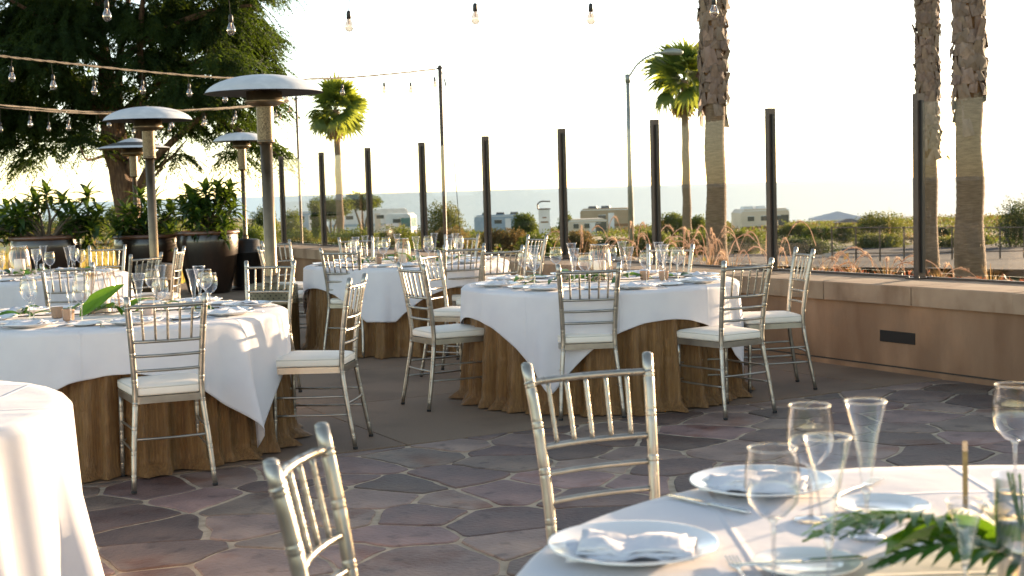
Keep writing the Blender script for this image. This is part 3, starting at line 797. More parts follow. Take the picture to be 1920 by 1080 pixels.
def put(me, nm, loc, rz, label, cat, group=None):
    o = link(me, nm, None, loc, (0, 0, rz)); tag(o, label, cat, group); return o
POS = {'n': 'nearest place', 'nr': 'near right place', 'r': 'right-hand place', 'fr': 'far right place', 'f': 'farthest place', 'fl': 'far left place', 'l': 'left-hand place', 'nl': 'near left place'}
PK = ['r', 'fr', 'f', 'fl', 'l', 'nl', 'n', 'nr']
def setting(tx, ty, ang, pos, tn, which='pnbwgfk'):
    ux, uy = math.cos(ang), math.sin(ang); lx, ly = -uy, ux      # u outward; l = sitter's right?  sitter faces -u, right hand = (-u) rotated -90
    rx, ry = (-uy, ux)
    def at(r_, s_): return (tx + ux * r_ + rx * s_, ty + uy * r_ + ry * s_)
    rz = ang + PI / 2; of = 'at the %s of the %s' % (POS[pos], tn); jit = lambda: random.uniform(-.012, .012)
    if 'p' in which: x, y = at(.715 + jit(), jit()); put(pl_big, 'dinner_plate', (x, y, ZT), 0, 'white dinner plate ' + of, 'plate', 'dinner plates')
    if 'n' in which: put(random.choice(napk), 'napkin', (x, y, ZT + .0085), rz + random.uniform(-.4, .4), 'folded white napkin ' + of, 'napkin', 'folded napkins')
    if 'b' in which: x, y = at(.62 + jit(), -.245); put(pl_sm, 'bread_plate', (x, y, ZT), 0, 'small white bread plate ' + of, 'plate', 'bread plates')
    if 'k' in which:
        x, y = at(.72, .178); put(kn, 'knife', (x, y, ZT), rz + PI + random.uniform(-.08, .08), 'silver table knife ' + of, 'knife', 'table knives')
    if 'f' in which:
        x, y = at(.74, -.172); put(fk, 'fork', (x, y, ZT), rz + PI + random.uniform(-.08, .08), 'silver fork ' + of, 'fork', 'table forks')
    if 'w' in which: x, y = at(.50 + jit(), .16); put_root(wg0, 0, (x, y, ZT), 'stemmed wine glass with round bowl ' + of, 'wine glass', 'wine glasses')
    if 'g' in which: x, y = at(.46 + jit(), .055); put_root(fl0, 1, (x, y, ZT), 'tall trumpet champagne flute ' + of, 'champagne flute', 'champagne flutes')
# leaves and blossoms
def leaf_mesh(name, L, W, mt, bend=.25, fold=.3, n=6):
    b = MB()
    for i in range(n + 1):
        t = i / n; w_ = W * (math.sin(PI * min(1, t ** .75)) ** .8) * .5 + .0006; x = L * t * (1 - .1 * bend * t); z = -bend * L * t * t + .12 * L * math.sin(PI * t) * .5
        b.v += [(x, -w_, z + fold * w_), (x, 0, z), (x, w_, z + fold * w_)]
    for i in range(n):
        for j in range(2): a = i * 3 + j; b.f.append((a, a + 3, a + 4, a + 1))
    return mesh(name, b.v, b.f, mt, True)
lf1 = leaf_mesh('leaf', .24, .075, leaf_m, .1); lf2 = leaf_mesh('leaf', .16, .045, leaf_m, .3); lf3 = leaf_mesh('leaf', .17, .04, darkleaf_m, .3)
def petal_flower():
    b = MB()
    for k in range(7):
        a = 2 * PI * k / 7; r2 = .03; ca_, sa_ = math.cos(a), math.sin(a)
        P = [(.002, 0, .004), (.014, -.010, .012), (.030, -.006, .017), (.033, .006, .016), (.016, .011, .012)]
        b.add([(x * ca_ - y * sa_, x * sa_ + y * ca_, z) for x, y, z in P], [(0, 1, 2, 3, 4)])
    for k in range(6):
        a = 2 * PI * k / 6 + .3; ca_, sa_ = math.cos(a), math.sin(a)
        P = [(.001, 0, .006), (.009, -.008, .020), (.017, 0, .026), (.009, .008, .020)]
        b.add([(x * ca_ - y * sa_, x * sa_ + y * ca_, z) for x, y, z in P], [(0, 1, 2, 3)])
    return mesh('blossom', b.v, b.f, petal_m)
blo = petal_flower()
def garland(tx, ty, ang, half, label, nl=22, nb=5, seed=1):
    rr = random.Random(seed); g = empty('leaf_garland', (tx, ty, ZT), ang); tag(g, label, 'garland', 'leaf garlands')
    b = MB(); b.tube([(-half + 2 * half * k / 12, .02 * math.sin(k * 1.3), .008) for k in range(13)], .004, 5); b.build('stem', twig_m, g)
    for k in range(nl):
        x = rr.uniform(-half, half); me = rr.choice((lf2, lf3, lf3, lf2, lf1) if k % 4 else (lf3, lf2))
        o = link(me, 'leaf', g, (x, rr.uniform(-.03, .03), .012 + rr.random() * .02), (rr.uniform(-.4, .4), rr.uniform(-.45, .05), rr.uniform(0, 6.28)))
    for k in range(nb):
        o = link(blo, 'blossom', g, (rr.uniform(-half, half), rr.uniform(-.06, .06), .022), (rr.uniform(-.3, .3), rr.uniform(-.3, .3), rr.uniform(0, 6))); o.scale = (1.25,) * 3
    return g
def hurricane(x, y, label, r_=.068, h=.22, strands=True, seed=1):
    root = empty('hurricane_vase', (x, y, ZT)); tag(root, label, 'hurricane vase', 'glass hurricane vases'); rr = random.Random(seed)
    b = MB(); b.lathe([(.001, 0), (r_ * .94, 0), (r_ * 1.08, .004), (r_ * 1.12, h * .3), (r_, h * .75), (r_ * .82, h - .002), (r_ * .83, h)], 28); b.build('glass_cylinder', glass_m, root, True)
    b = MB(); b.tube([(r_ * .825 * math.cos(a), r_ * .825 * math.sin(a), h) for a in [2 * PI * k / 24 for k in range(25)]], .0022, 6, False); b.build('rim', solid_m, root, True)
    if strands:
        for k in range(18):
            a0 = rr.uniform(0, 6.28); da = rr.uniform(-.6, .6); P = []
            for j in range(7):
                t = j / 6; rr_ = (r_ * 1.13 if t < .3 else r_ * (1.13 - .3 * (t - .3) / .7)) + .002; P.append((rr_ * math.cos(a0 + da * t), rr_ * math.sin(a0 + da * t), .004 + t * (h - .006)))
            b = MB(); b.tube(P, .0019, 4); b.build('strand', raffia, root)
    c = MB(); c.lathe([(.001, 0), (r_ * .55, 0), (r_ * .56, .004), (r_ * .56, h * .52), (r_ * .5, h * .54), (.001, h * .53)], 20); o = c.build('pillar_candle', candle_m, None, True, (x, y, ZT + .006))
    tag(o, 'cream pillar candle inside the ' + label.split(' standing')[0].split(' bound')[0] + ' ' + label[label.find('of the'):], 'candle', 'pillar candles')
vb = MB(); vb.lathe([(.001, .0), (.026, .0), (.029, .004), (.033, .058), (.0335, .06), (.0315, .06), (.027, .010), (.001, .008)], 18)
vo1 = mesh('votive', vb.v, vb.f, votive_m, True); vo2 = mesh('votive', vb.v, vb.f, blush_m, True)
for key, off, gl_ang, seed in (('left', 22, 12, 5), ('mid', 14, 4, 11), ('back', 8, 2, 23), ('farleft', 30, 20, 31)):
    tx, ty = TB[key]; tn = TAB[key][0]
    for k in range(8): setting(tx, ty, R(off + 45 * k), PK[k], tn)
    garland(tx, ty, R(gl_ang), .55 if key != 'back' else .45, 'runner of green leaves and white blossoms along the middle of the ' + tn, seed=seed)
hurricane(-.98, 12.42, 'raffia wrapped glass vase standing among the glasses of the back table', seed=3)
hurricane(.60, 9.32, 'raffia wrapped glass vase standing in the centre of the middle table', seed=5, r_=.075, h=.245)
hurricane(-4.33, 12.1, 'raffia wrapped glass vase standing in the centre of the far left table', seed=7, r_=.085, h=.26)
hurricane(-2.33, 7.78, 'wide clear glass vase standing in the centre of the left table', r_=.085, h=.24, seed=9)
VT = [(-2.52, 7.58, vo1, 'amber glass votive cup left of the vase on the left table'), (-2.02, 7.60, vo2, 'pale blush votive cup beside the big leaf on the left table'),
      (-2.40, 7.40, vo1, 'amber votive cup in front of the blossoms on the left table'),
      (.90, 9.28, vo1, 'amber votive cup right of the vase on the middle table'), (.36, 9.30, vo2, 'pale votive cup left of the vase on the middle table'),
      (1.02, 9.20, vo1, 'outermost amber votive cup towards the wall on the middle table'), (-.72, 12.4, vo2, 'pale votive cup right of the vase on the back table'), (-1.2, 12.4, vo1, 'amber votive cup left of the vase on the back table')]
for x, y, me, lab in VT: put(me, 'votive_cup', (x, y, ZT), 0, lab, 'votive', 'votive cups')
# large upright leaf on the left table
bigleaf = leaf_mesh('broad_leaf', .29, .10, leaf_m, -.12, .5, 10)
o = link(bigleaf, 'broad_leaf', None, (-2.36, 7.46, ZT + .012), (R(-50), R(-30), R(12))); tag(o, 'large bright green leaf leaning up on the left table', 'leaf')

# foreground table
fx, fy = TB['fore']; FT = 'foreground table'
def spot(px, py, z=ZT):
    a = (px - 960) / FPX; b = (540 - py) / FPX; d = fw + rt * a + up * b; t = (z - 1.4) / d.z; return (d.x * t, d.y * t, z)
p = (.198, 2.36, ZT); put(pl_big, 'dinner_plate', p, 0, 'large white dinner plate at the left of the foreground table', 'plate', 'dinner plates')
put(napk[0], 'napkin', (p[0], p[1] - .01, p[2] + .0085), R(-8), 'folded white napkin on the left plate of the foreground table', 'napkin', 'folded napkins')
p = (.508, 2.83, ZT); put(pl_big, 'dinner_plate', p, 0, 'white dinner plate behind the wine glass of the foreground table', 'plate', 'dinner plates')
put(napk[1], 'napkin', (p[0] - .005, p[1], p[2] + .0085), R(-12), 'peaked white napkin on the plate behind the foreground wine glass', 'napkin', 'folded napkins')
put(pl_sm, 'bread_plate', (.705, 2.62, ZT), 0, 'small bread plate to the right of the foreground flutes', 'plate', 'bread plates')
put(pl_sm, 'bread_plate', (.475, 2.235, ZT), 0, 'small bread plate at the bottom edge under the foreground glasses', 'plate', 'bread plates')
put(kn, 'knife', (.375, 2.70, ZT), R(38), 'silver knife on the cloth left of the far plate of the foreground table', 'knife', 'table knives')
put(kn, 'knife', (.46, 2.225, ZT + .011), R(95), 'silver butter knife resting on the nearest bread plate', 'knife', 'table knives')
put(fk, 'fork', (.70, 2.80, ZT), R(-40), 'silver fork on the cloth behind the tall foreground flute', 'fork', 'table forks')
put(fk, 'fork', (.36, 2.20, ZT), R(0), 'silver fork beside the nearest bread plate', 'fork', 'table forks')
for (x, y, lab) in ((.405, 2.155, 'nearest wine glass, left of the flutes on the foreground table'), (.553, 2.56, 'wine glass standing behind the nearer flute on the foreground table'), (1.005, 2.74, 'wine glass cut by the right edge of the photo')):
    o = dup(wg0, (x, y, ZT), 0, lab, 'wine glasses')
for (x, y, lab) in ((.478, 2.09, 'nearer champagne flute between the two foreground wine glasses'), (.622, 2.42, 'taller-standing champagne flute with its foot by the bread plate'), (.672, 2.035, 'champagne flute at the bottom right in front of the green leaves')):
    o = dup(fl0, (x, y, ZT), 0, lab, 'champagne flutes')
    if 'bottom right' in lab: o.scale = (.8, .8, .62)
# card edge-on, vase with stems, leaves
b = MB(); b.box((0, 0, .075), (.009, .10, .150)); b.box((0, 0, .006), (.03, .06, .012)); o = b.build('table_card', wood_m, None, False, (.815, 2.47, ZT)); o.rotation_euler = (0, 0, R(-18)); tag(o, 'thin wooden table card seen edge-on behind the foreground leaves', 'card')
vv = empty('flower_vase', (.775, 2.07, ZT)); tag(vv, 'tall clear glass vase of water and stems cut by the right edge of the photo', 'vase')
b = MB(); b.lathe([(.001, 0), (.040, 0), (.041, .003), (.047, .18), (.048, .181), (.046, .18), (.039, .008), (.001, .008)], 28); b.build('glass_cylinder', glass_m, vv, True)
b = MB(); b.lathe([(.001, .012), (.0375, .012), (.043, .11), (.001, .11)], 24); b.build('water', solid_m, vv, True)
rr = random.Random(4)
for k in range(6):
    a = rr.uniform(0, 6.28); b = MB(); b.tube([(.02 * math.cos(a), .02 * math.sin(a), .014), (-.01 * math.cos(a), -.01 * math.sin(a), .1), (-.035 * math.cos(a), -.035 * math.sin(a), .19)], .0022, 6); b.build('stem', leaf_m, vv, True)
def lobed_leaf(name, L, W, n=9, mt=leaf_m):
    """split leaf: midrib with separate arching leaflets"""
    b = MB(); b.tube([(L * t / 8, 0, .16 * L * math.sin(PI * t / 8)) for t in range(9)], .002, 5)
    for i in range(n):
        t = (i + .8) / (n + .8)
        for sg in (-1, 1):
            l_ = W * math.sin(PI * (t * .85 + .12)) ** .7; bx = L * t * .95; bz = .16 * L * math.sin(PI * t); a = R(62 - 30 * t)
            dx, dy = math.cos(a), sg * math.sin(a); nx, ny = -dy, dx; wd = L / n * .92; P = []
            for j in range(5):
                u = j / 4; ww = wd * (1 - u ** 2.2) + .0008; cx = bx + dx * l_ * u; cy = dy * l_ * u; cz = bz + .10 * l_ * math.sin(PI * u) - .22 * l_ * u * u
                P += [(cx - nx * ww * .5, cy - ny * ww * .5, cz), (cx, cy, cz - .0035 * (1 - u)), (cx + nx * ww * .5, cy + ny * ww * .5, cz)]
            b.add(P, [(j * 3 + q, j * 3 + q + 1, j * 3 + q + 4, j * 3 + q + 3) for j in range(4) for q in range(2)])
    return mesh(name, b.v, b.f, mt, True)
g = empty('leaf_garland', (.70, 2.17, ZT)); tag(g, 'deep green split leaves and a white blossom lying on the foreground table', 'garland', 'leaf garlands')
L1 = lobed_leaf('leaf', .34, .125); L2 = leaf_mesh('leaf', .22, .11, leaf_m, .15, .45, 9); L3 = lobed_leaf('leaf', .30, .095, 12, darkleaf_m)
for me, loc, rot in ((L1, (.10, .02, .015), (R(8), R(-6), R(176))), (L2, (-.10, .05, .02), (R(-18), R(-10), R(10))), (L2, (.12, .10, .02), (R(20), R(-8), R(172))), (L3, (.14, -.10, .012), (R(0), R(-4), R(172))),
                     (L1, (.2, -.02, .02), (R(-6), R(-10), R(20))), (L3, (.05, .0, .035), (R(10), R(-12), R(205))), (L2, (.0, .0, .02), (R(15), R(-12), R(50))), (L2, (.05, .06, .025), (R(-20), R(-8), R(-20)))):
    link(me, 'leaf', g, loc, rot)
for loc in ((.075, .045, .07), (.12, -.01, .06)):
    o = link(blo, 'blossom', g, loc, (.3, .2, 1)); o.scale = (1.3,) * 3

# ------------------------------------------------------------------ patio heaters
def heater(x, y, label, total=2.42, dome=.5, tank=darktank_m, poleR=.036, domeh=.14, tankr=.225, tankh=.66, cone=False, seed=0, tilt=0.0):
    root = empty('patio_heater', (x, y, .001), seed); tag(root, label, 'patio heater', 'mushroom patio heaters')
    zt = total - domeh
    b = MB(); b.lathe([(tankr * 1.1, 0), (tankr * 1.12, .025), (tankr * 1.02, .05), (tankr * 1.0, .06)], 32, capb=True); b.build('base_ring', tank, root, True)
    b = MB(); b.lathe([(tankr, .05), (tankr, tankh * .74), (tankr * 1.02, tankh * .745), (tankr * 1.02, tankh * .765), (tankr, tankh * .77), (tankr * .99, tankh), (tankr * .85, tankh + .015), (.05, tankh + .03)], 36); tk = b.build('tank_housing', tank, root, True)
    n = 30
    hb = MB()
    for r_ in range(5):
        for k in range(n):
            a = 2 * PI * (k + .5 * (r_ % 2)) / n; z = tankh * (.80 + .04 * r_); ct, st = math.cos(a), math.sin(a); rr_ = tankr * 1.003; w_ = .007
            hb.add([(rr_ * ct - w_ * st, rr_ * st + w_ * ct, z), (rr_ * ct, rr_ * st, z + w_), (rr_ * ct + w_ * st, rr_ * st - w_ * ct, z), (rr_ * ct, rr_ * st, z - w_)], [(3, 2, 1, 0)])
    tag(hb.build('vent_hole', hole_m, tk), kind='stuff')
    zb = zt - .42      # where burner body starts
    b = MB(); b.lathe([(poleR, tankh), (poleR, zb), ], 20, capt=True); b.lathe([(poleR * 1.25, tankh), (poleR * 1.25, tankh + .08), (poleR, tankh + .085)], 20); b.build('pole', heatsteel, root, True)
    rb = max(.062, poleR * 1.4)
    b = MB(); b.lathe([(poleR, zb - .02), (rb * 1.05, zb - .01), (rb * 1.05, zb + .012), (rb, zb + .015)], 24); b.build('collar', heatsteel, root, True)
    b = MB(); b.lathe([(rb, zb + .014), (rb, zb + .30)], 28); b.build('emitter_screen', mesh_m, root, True)
    rB = dome * .32
    b = MB(); b.lathe([(rb, zb + .30), (rb * 1.2, zb + .302), (rB * .93, zb + .325), (rB * 1.03, zb + .34), (rB * 1.03, zb + .356), (rB * .96, zb + .362), (rB * .96, zt + .012), (rB * .5, zt + .02)], 32); b.build('burner_head', heatsteel, root, True)
    b = MB()
    if cone: pr_ = [(dome, 0), (dome * .97, .010), (dome * .45, domeh * .55), (dome * .22, domeh * .88), (dome * .05, domeh), (.001, domeh)]
    else: pr_ = [(dome * math.sin(a), domeh * (math.cos(a) - math.cos(R(80))) / (1 - math.cos(R(80)))) for a in [R(80 - 8 * k) for k in range(11)]]; pr_ = [(dome * 1.0, -.003)] + [(max(.001, r_ * 1.0), z) for r_, z in pr_]
    b.lathe(pr_, 48); dm = b.build('reflector_dome', dome_m, root, True)
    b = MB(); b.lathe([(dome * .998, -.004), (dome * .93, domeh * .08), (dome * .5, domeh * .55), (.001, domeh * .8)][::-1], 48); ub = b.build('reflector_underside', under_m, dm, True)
    b = MB(); b.lathe([(.012, domeh - .002), (.012, domeh + .012), (.001, domeh + .014)], 10); b.build('cap_nut', heatsteel, dm, True)
    dm.location = (0, 0, zt)
    for k in range(3):
        a = 2 * PI * k / 3 + .4; b = MB(); b.tube([(rB * .7 * math.cos(a), rB * .7 * math.sin(a), zt), (rB * .7 * math.cos(a), rB * .7 * math.sin(a), zt + domeh * .5)], .006, 6); b.build('dome_bracket', heatsteel, root)
    root.rotation_euler = (0, R(tilt), 0)
    return root
heater(-2.09, 11.95, 'largest patio heater with brass-lit perforated base behind the left table', 2.44, .51, tank_m, .052, .155, .225, .62, tilt=0)
heater(-4.05, 15.6, 'patio heater with pale dome second from the left, in front of the tree trunk', 2.44, .50, heatsteel, .050, .155, .22, .65)
heater(-5.75, 21.2, 'patio heater with flatter pointed dome partly hidden behind the paler one', 2.34, .56, tank_m, .034, .16, .22, .7, cone=True)
heater(-4.0, 20.75, 'smaller distant patio heater with a dark cylindrical base beside the pots', 2.36, .42, darktank_m, .032, .13, .21, .74)

# ------------------------------------------------------------------ string lights
def bulb(parent, p, drop, s=1.0, dark=False, seed=0):
    sw = .012 * math.sin(seed * 2.3)
    b = MB(); b.tube([(0, 0, 0), (sw * .6, 0, -drop * .5), (sw, 0, -drop)], .0022 * s, 5); hh = link(mesh('hanger', b.v, b.f, wire_m if not dark else wireblk), 'hanger', parent, p)
    b = MB(); b.lathe([(.001, 0), (.008, -.002), (.013, -.008), (.015, -.02), (.0155, -.052), (.012, -.054)], 10); so2 = b.build('socket', socket_m, parent, True, (p[0] + sw, p[1], p[2] - drop)); so2.scale = (s,) * 3
    b = MB(); b.lathe([(.011, -.052), (.016, -.066), (.026, -.088), (.0285, -.104), (.025, -.122), (.014, -.134), (.001, -.137)], 14); bb = b.build('light_bulb', bulb_m, so2, True)
    b = MB(); b.lathe([(.004, -.055), (.005, -.085), (.001, -.09)], 6); b.tube([(.008, 0, -.082), (.010, 0, -.105), (-.010, 0, -.105), (-.008, 0, -.082)], .0009, 4); b.build('filament', china, so2, True)
def strand(name_label, P, bulbs, drop, group=None, s=1.0, wire=wire_m, wob=.005):
    """P: list of 3D points of the cable; bulbs: parameters 0..1 along it"""
    root = empty('string_lights', P[0]); tag(root, name_label, 'string lights', group); O = Vector(P[0])
    C = [Vector(p) - O for p in curve3(P, 14)]
    b = MB(); C1 = [c + Vector((0, wob * math.sin(i * 1.1), wob * math.cos(i * 1.1))) for i, c in enumerate(C)]; C2 = [c - Vector((0, wob * math.sin(i * 1.1), wob * math.cos(i * 1.1))) for i, c in enumerate(C)]
    b.tube(C1, .008 * s, 6); b.tube(C2, .0065 * s, 5); b.build('cable', wire, root, True)
    n = len(C) - 1
    for i, t in enumerate(bulbs):
        k = t * n; j = min(n - 1, int(k)); p = C[j].lerp(C[j + 1], k - j); bulb(root, p, drop + .03 * math.sin(i * 1.7), s, seed=i)
    return root
# strand 1: from the pole by the glass to the left, getting nearer
A = sight(822, 129, 18.5)
def between(px, Y, py): return tuple(sight(px, py, Y))
# bulbs are set by distance along the strand, about 0.55 m apart
S1 = [tuple(A), between(740, 17.4, 138), between(640, 16.4, 146), between(520, 15.3, 149), between(390, 14.2, 144), between(250, 13.2, 132), between(110, 12.3, 117), between(0, 11.7, 105), between(-130, 11.1, 88)]
strand('upper string of bulbs on twisted cord running from the thin pole to the left edge', S1, [.012, .085, .15, .25, .36, .47, .535, .61, .69,   .765, .85, .92], .10, 'string lights over the terrace')
B_ = sight(553, 186, 23.5)
S2 = [tuple(B_), between(470, 21.5, 198), between(330, 19.3, 207), between(180, 17.3, 210), between(0, 15.4, 197), between(-140, 14.3, 184)]
strand('lower string of bulbs passing behind the heater domes', S2, [.03, .10, .17, .25, .33, .41, .49, .57, .66, .74, .82, .90], .08, 'string lights over the terrace')
S3 = [tuple(B_ + Vector((0.02, 0, -.03))), between(460, 22.0, 201), between(330, 20.3, 209), between(180, 18.6, 213), between(0, 16.8, 202), between(-140, 15.8, 192)]
strand('second lower string whose small bulbs pair up with the lower string', S3, [.07, .155, .24, .33, .42, .51, .60, .70, .80, .9], .15, 'string lights over the terrace', .9)
Y4 = 9.0
S4 = [between(-150, 9, -46), between(198, 9, -28), between(428, 9, -10), between(656, 9, -6), between(888, 9, -14), between(1106, 9, -26), between(1341, 9, -42), between(1600, 9, -62)]
L4 = [(198, 1), (428, 2), (656, 3), (888, 4), (1106, 5), (1341, 6)]
strand('nearest string whose large bulbs hang into the top of the photo', S4, [k / 7 for _, k in L4], .095, 'string lights over the terrace', 1.0, wireblk)
# poles
def pole(x, y, z0, z1, r_, label):
    root = empty('light_pole', (x, y, z0)); tag(root, label, 'pole')
    b = MB(); b.lathe([(r_, 0), (r_, z1 - z0), (r_ * .9, z1 - z0 + .004)], 12, capt=True); b.build('shaft', pole_m, root, True)
    b = MB(); b.box((0, 0, z1 - z0 - .03), (.07, .03, .02)); b.tube([(0, 0, z1 - z0 - .01), (0, -.01, z1 - z0 + .03), (.01, -.01, z1 - z0 + .045)], .004, 6); b.build('hook', wireblk, root)
    return root
pa = pole(A.x + .02, 18.5, hgt(A.x, 18.5) - .2, A.z + .04, .026, 'thin dark pole carrying the upper bulb string beyond the glass')
pbx = pole(B_.x + .02, 23.5, hgt(B_.x, 23.5) - .2, B_.z + .04, .022, 'thin dark pole behind the large heater carrying the lower strings')
q = sight(862, 430, 18.3); P = [A + Vector((.03, 0, 0)), A + Vector((.10, 0, -.25)), A + Vector((.16, -.05, -1.0)), Vector((q.x, q.y, q.z)), Vector((q.x + .03, q.y, .42))]
b = MB(); b.tube(curve3(P, 8), .005, 5); b.tube([A + Vector((.075, 0, -.14)), A + Vector((.095, 0, -.24))], .011, 6); tag(b.build('power_cord', wireblk), 'thin black cord hanging slack from the top of the light pole', 'cord')

# ------------------------------------------------------------------ pots and leathery shrubs
def pot(x, y, r_, h, label, rz=0):
    root = empty('glazed_pot', (x, y, .001), rz); tag(root, label, 'pot', 'dark glazed pots')
    b = MB(); b.lathe([(r_ * .60, 0), (r_ * .66, .02), (r_ * .80, h * .3), (r_ * .93, h * .62), (r_ * .975, h * .82), (r_ * .955, h * .91), (r_ * .94, h * .935)], 48, capb=True, wob=.004); b.build('body', glaze, root, True)
    b = MB(); b.lathe([(r_ * .94, h * .93), (r_ * 1.01, h * .94), (r_ * 1.03, h * .965), (r_ * 1.01, h * .99), (r_ * .95, h), (r_ * .90, h * .985), (r_ * .88, h * .9)], 48); b.build('rim', potrim, root, True)
    b = MB(); b.lathe([(r_ * .89, h * .91), (r_ * .5, h * .93), (.001, h * .935)], 24); b.build('soil', soil_m, root, True)
pot(-6.62, 19.6, .50, .93, 'dark glazed pot left of the tree trunk')
pot(-5.42, 20.6, .52, .88, 'dark glazed pot in front of the tree trunk, in the middle of the three')
pot(-4.45, 20.2, .46, .92, 'dark glazed pot with orange rim, rightmost of the three')
plf = [leaf_mesh('leaf', .29, .085, plumleaf, bb, .35, 6) for bb in (.15, .35, .55)]
def shrub(x, y, z0, tips, label, seed, nleaf=13, scale=1.0, extra_dark=False):
    rr = random.Random(seed); root = empty('leathery_shrub', (x, y, z0)); tag(root, label, 'shrub', 'leathery-leaved shrubs in the pots')
    b = MB()
    for (tx, ty, tz) in tips:
        mid = (tx * .45 + rr.uniform(-.05, .05), ty * .5, tz * .35 + rr.uniform(0, .06)); b.tube(curve3([(tx * .1, ty * .1, -.05), mid, (tx * .8, ty * .8, tz * .8), (tx, ty, tz)], 5), [.022] * 4 + [.017] * 5 + [.013] * 7, 6)
    b.build('branch', twig_m, root, True); cnt = 0
    for (tx, ty, tz) in tips:
        for k in range(nleaf):
            if cnt >= 296: break
            cnt += 1
            az = 2.4 * k + rr.uniform(-.3, .3); el = R(-65 + 80 * (k / nleaf) + rr.uniform(-10, 10))
            o = link(rr.choice(plf), 'leaf', root, (tx, ty, tz - .05 + .06 * (1 - k / nleaf) + rr.uniform(-.02, .02)), (rr.uniform(-.25, .25), el, az)); s_ = scale * rr.uniform(.75, 1.15); o.scale = (s_,) * 3
    b = MB(); base = plf[1]; bv = [v.co.copy() for v in base.vertices]; bf = [tuple(p.vertices) for p in base.polygons]
    for (tx, ty, tz) in tips:
        for k in range(16):
            M_ = Matrix.Translation((tx * rr.uniform(.7, 1.05), ty + rr.uniform(-.1, .1), tz - rr.uniform(.05, .22))) @ Matrix.Rotation(rr.uniform(0, 6.28), 4, 'Z') @ Matrix.Rotation(R(rr.uniform(-45, 40)), 4, 'Y') @ Matrix.Scale(rr.uniform(.5, .85), 4)
            b.add([M_ @ v for v in bv], bf)
    tag(b.build('small_leaf', plumleaf, root, True), kind='stuff')
rr = random.Random(3)
def tiplist(n, sx, sy, z0, z1, seed, dome=.3, cx=0):
    r2 = random.Random(seed); T = []
    while len(T) < n:
        a = r2.uniform(0, 6.28); q = math.sqrt(r2.random()); p = (cx + sx * q * math.cos(a), sy * q * math.sin(a), r2.uniform(z0, z1) * (1 - dome * q * q))
        if all((Vector(p) - Vector(t)).length > .14 for t in T): T.append(p)
        else:
            if r2.random() < .02: T.append(p)
    return T
T1 = tiplist(15, .85, .5, .15, .62, 2, .35, -.1) + [(.05, 0, .66), (.62, 0, .60), (-.15, .1, .55), (.3, -.1, .52), (-.35, 0, .45), (.75, .1, .35)]
shrub(-6.62, 19.6, .87, T1, 'wide dark leathery shrub in the leftmost pot', 5, 13)
T2_ = tiplist(14, .55, .42, .1, .5, 9, .3) + [(-.1, 0, .62), (.15, -.1, .55), (-.32, 0, .38)]
shrub(-5.42, 20.6, .82, T2_, 'leathery shrub in the middle pot beside the tree trunk', 6, 13)
T3_ = tiplist(15, .50, .42, .15, .60, 14, .3) + [(.18, 0, .66), (-.22, 0, .58), (.36, 0, .62), (.02, -.1, .60)]
shrub(-4.45, 20.2, .86, T3_, 'sunlit yellow-green leathery shrub in the rightmost pot', 7, 13)
T4_ = tiplist(12, .5, .4, .05, .45, 19, .3)
shrub(-7.75, 19.4, .25, T4_, 'low dark shrub at the left edge beside the pots', 8, 12)

# ------------------------------------------------------------------ leaf cloud helper (numpy)
def leafcloud(name, mt, centres, radii, n, size, parent=None, droop=0.0, asp=2.2, seed=1, shell=.55, kind=None, loc=(0, 0, 0), lump=.35):
    r_ = np.random.default_rng(seed); C = np.array(centres, float); Rd = np.array(radii, float)
    vol = Rd[:, 0] * Rd[:, 1] + Rd[:, 0] * Rd[:, 2]; idx = r_.choice(len(C), n, p=vol / vol.sum())
    d = r_.normal(size=(n, 3)); d /= np.linalg.norm(d, axis=1, keepdims=True)
    k = 3.1; ph = idx[:, None] * 1.7
    lum = 1 + lump * (np.sin(d[:, 0:1] * 5 + ph) * np.sin(d[:, 1:2] * 6 + ph * 2) + .6 * np.sin(d[:, 2:3] * 9 + d[:, 0:1] * 7 + ph))
    rad = (shell + (1 - shell) * r_.random((n, 1)) ** .5) * lum
    P = C[idx] + d * Rd[idx] * rad
    t = d * .8 + r_.normal(size=(n, 3)) * .7; t[:, 2] -= droop; t /= np.linalg.norm(t, axis=1, keepdims=True)
    q = r_.normal(size=(n, 3)); s = np.cross(t, q); s /= np.linalg.norm(s, axis=1, keepdims=True) + 1e-9
    L = size * (.6 + .8 * r_.random((n, 1))); W = L / asp
    V = np.empty((n, 4, 3)); V[:, 0] = P; V[:, 1] = P + t * L * .5 + s * W * .5; V[:, 2] = P + t * L; V[:, 3] = P + t * L * .5 - s * W * .5
    me = npmesh(name, V.reshape(-1, 3), n, mt); o = link(me, name, parent, loc)
    if kind: o['kind'] = kind
    return o
# ------------------------------------------------------------------ conifer
TY = 30.0
tree = empty('cypress_tree', tuple(sight(236, 470, TY))); tag(tree, 'large dark spreading cypress filling the top left of the photo', 'tree')
TO = Vector(tree.location); TO.z = 0; tree.location = TO
def tp3(px, py, dy=0): return sight(px, py, TY + dy) - TO
b = MB()
tr = curve3([tp3(252, 520), tp3(246, 430), tp3(238, 380), tp3(226, 330), tp3(212, 270), tp3(205, 200), tp3(198, 120), tp3(190, 40), tp3(186, -60), tp3(190, -200)], 4)
rad = np.interp(np.linspace(0, 1, len(tr)), [0, .12, .3, .5, .7, 1], [.36, .26, .25, .21, .12, .04])
for k in range(5):      # ribs of a fluted old trunk
    a = k * 1.256; off = Vector((math.cos(a), math.sin(a), 0)); b.tube([p + off * r_ * .45 + Vector((.03 * math.sin(i * .9 + k), .03 * math.cos(i + k), 0)) for i, (p, r_) in enumerate(zip(tr, rad))], [r_ * .62 * (1 + .07 * math.sin(i * 1.3 + k * 2)) for i, r_ in enumerate(rad)], 12)
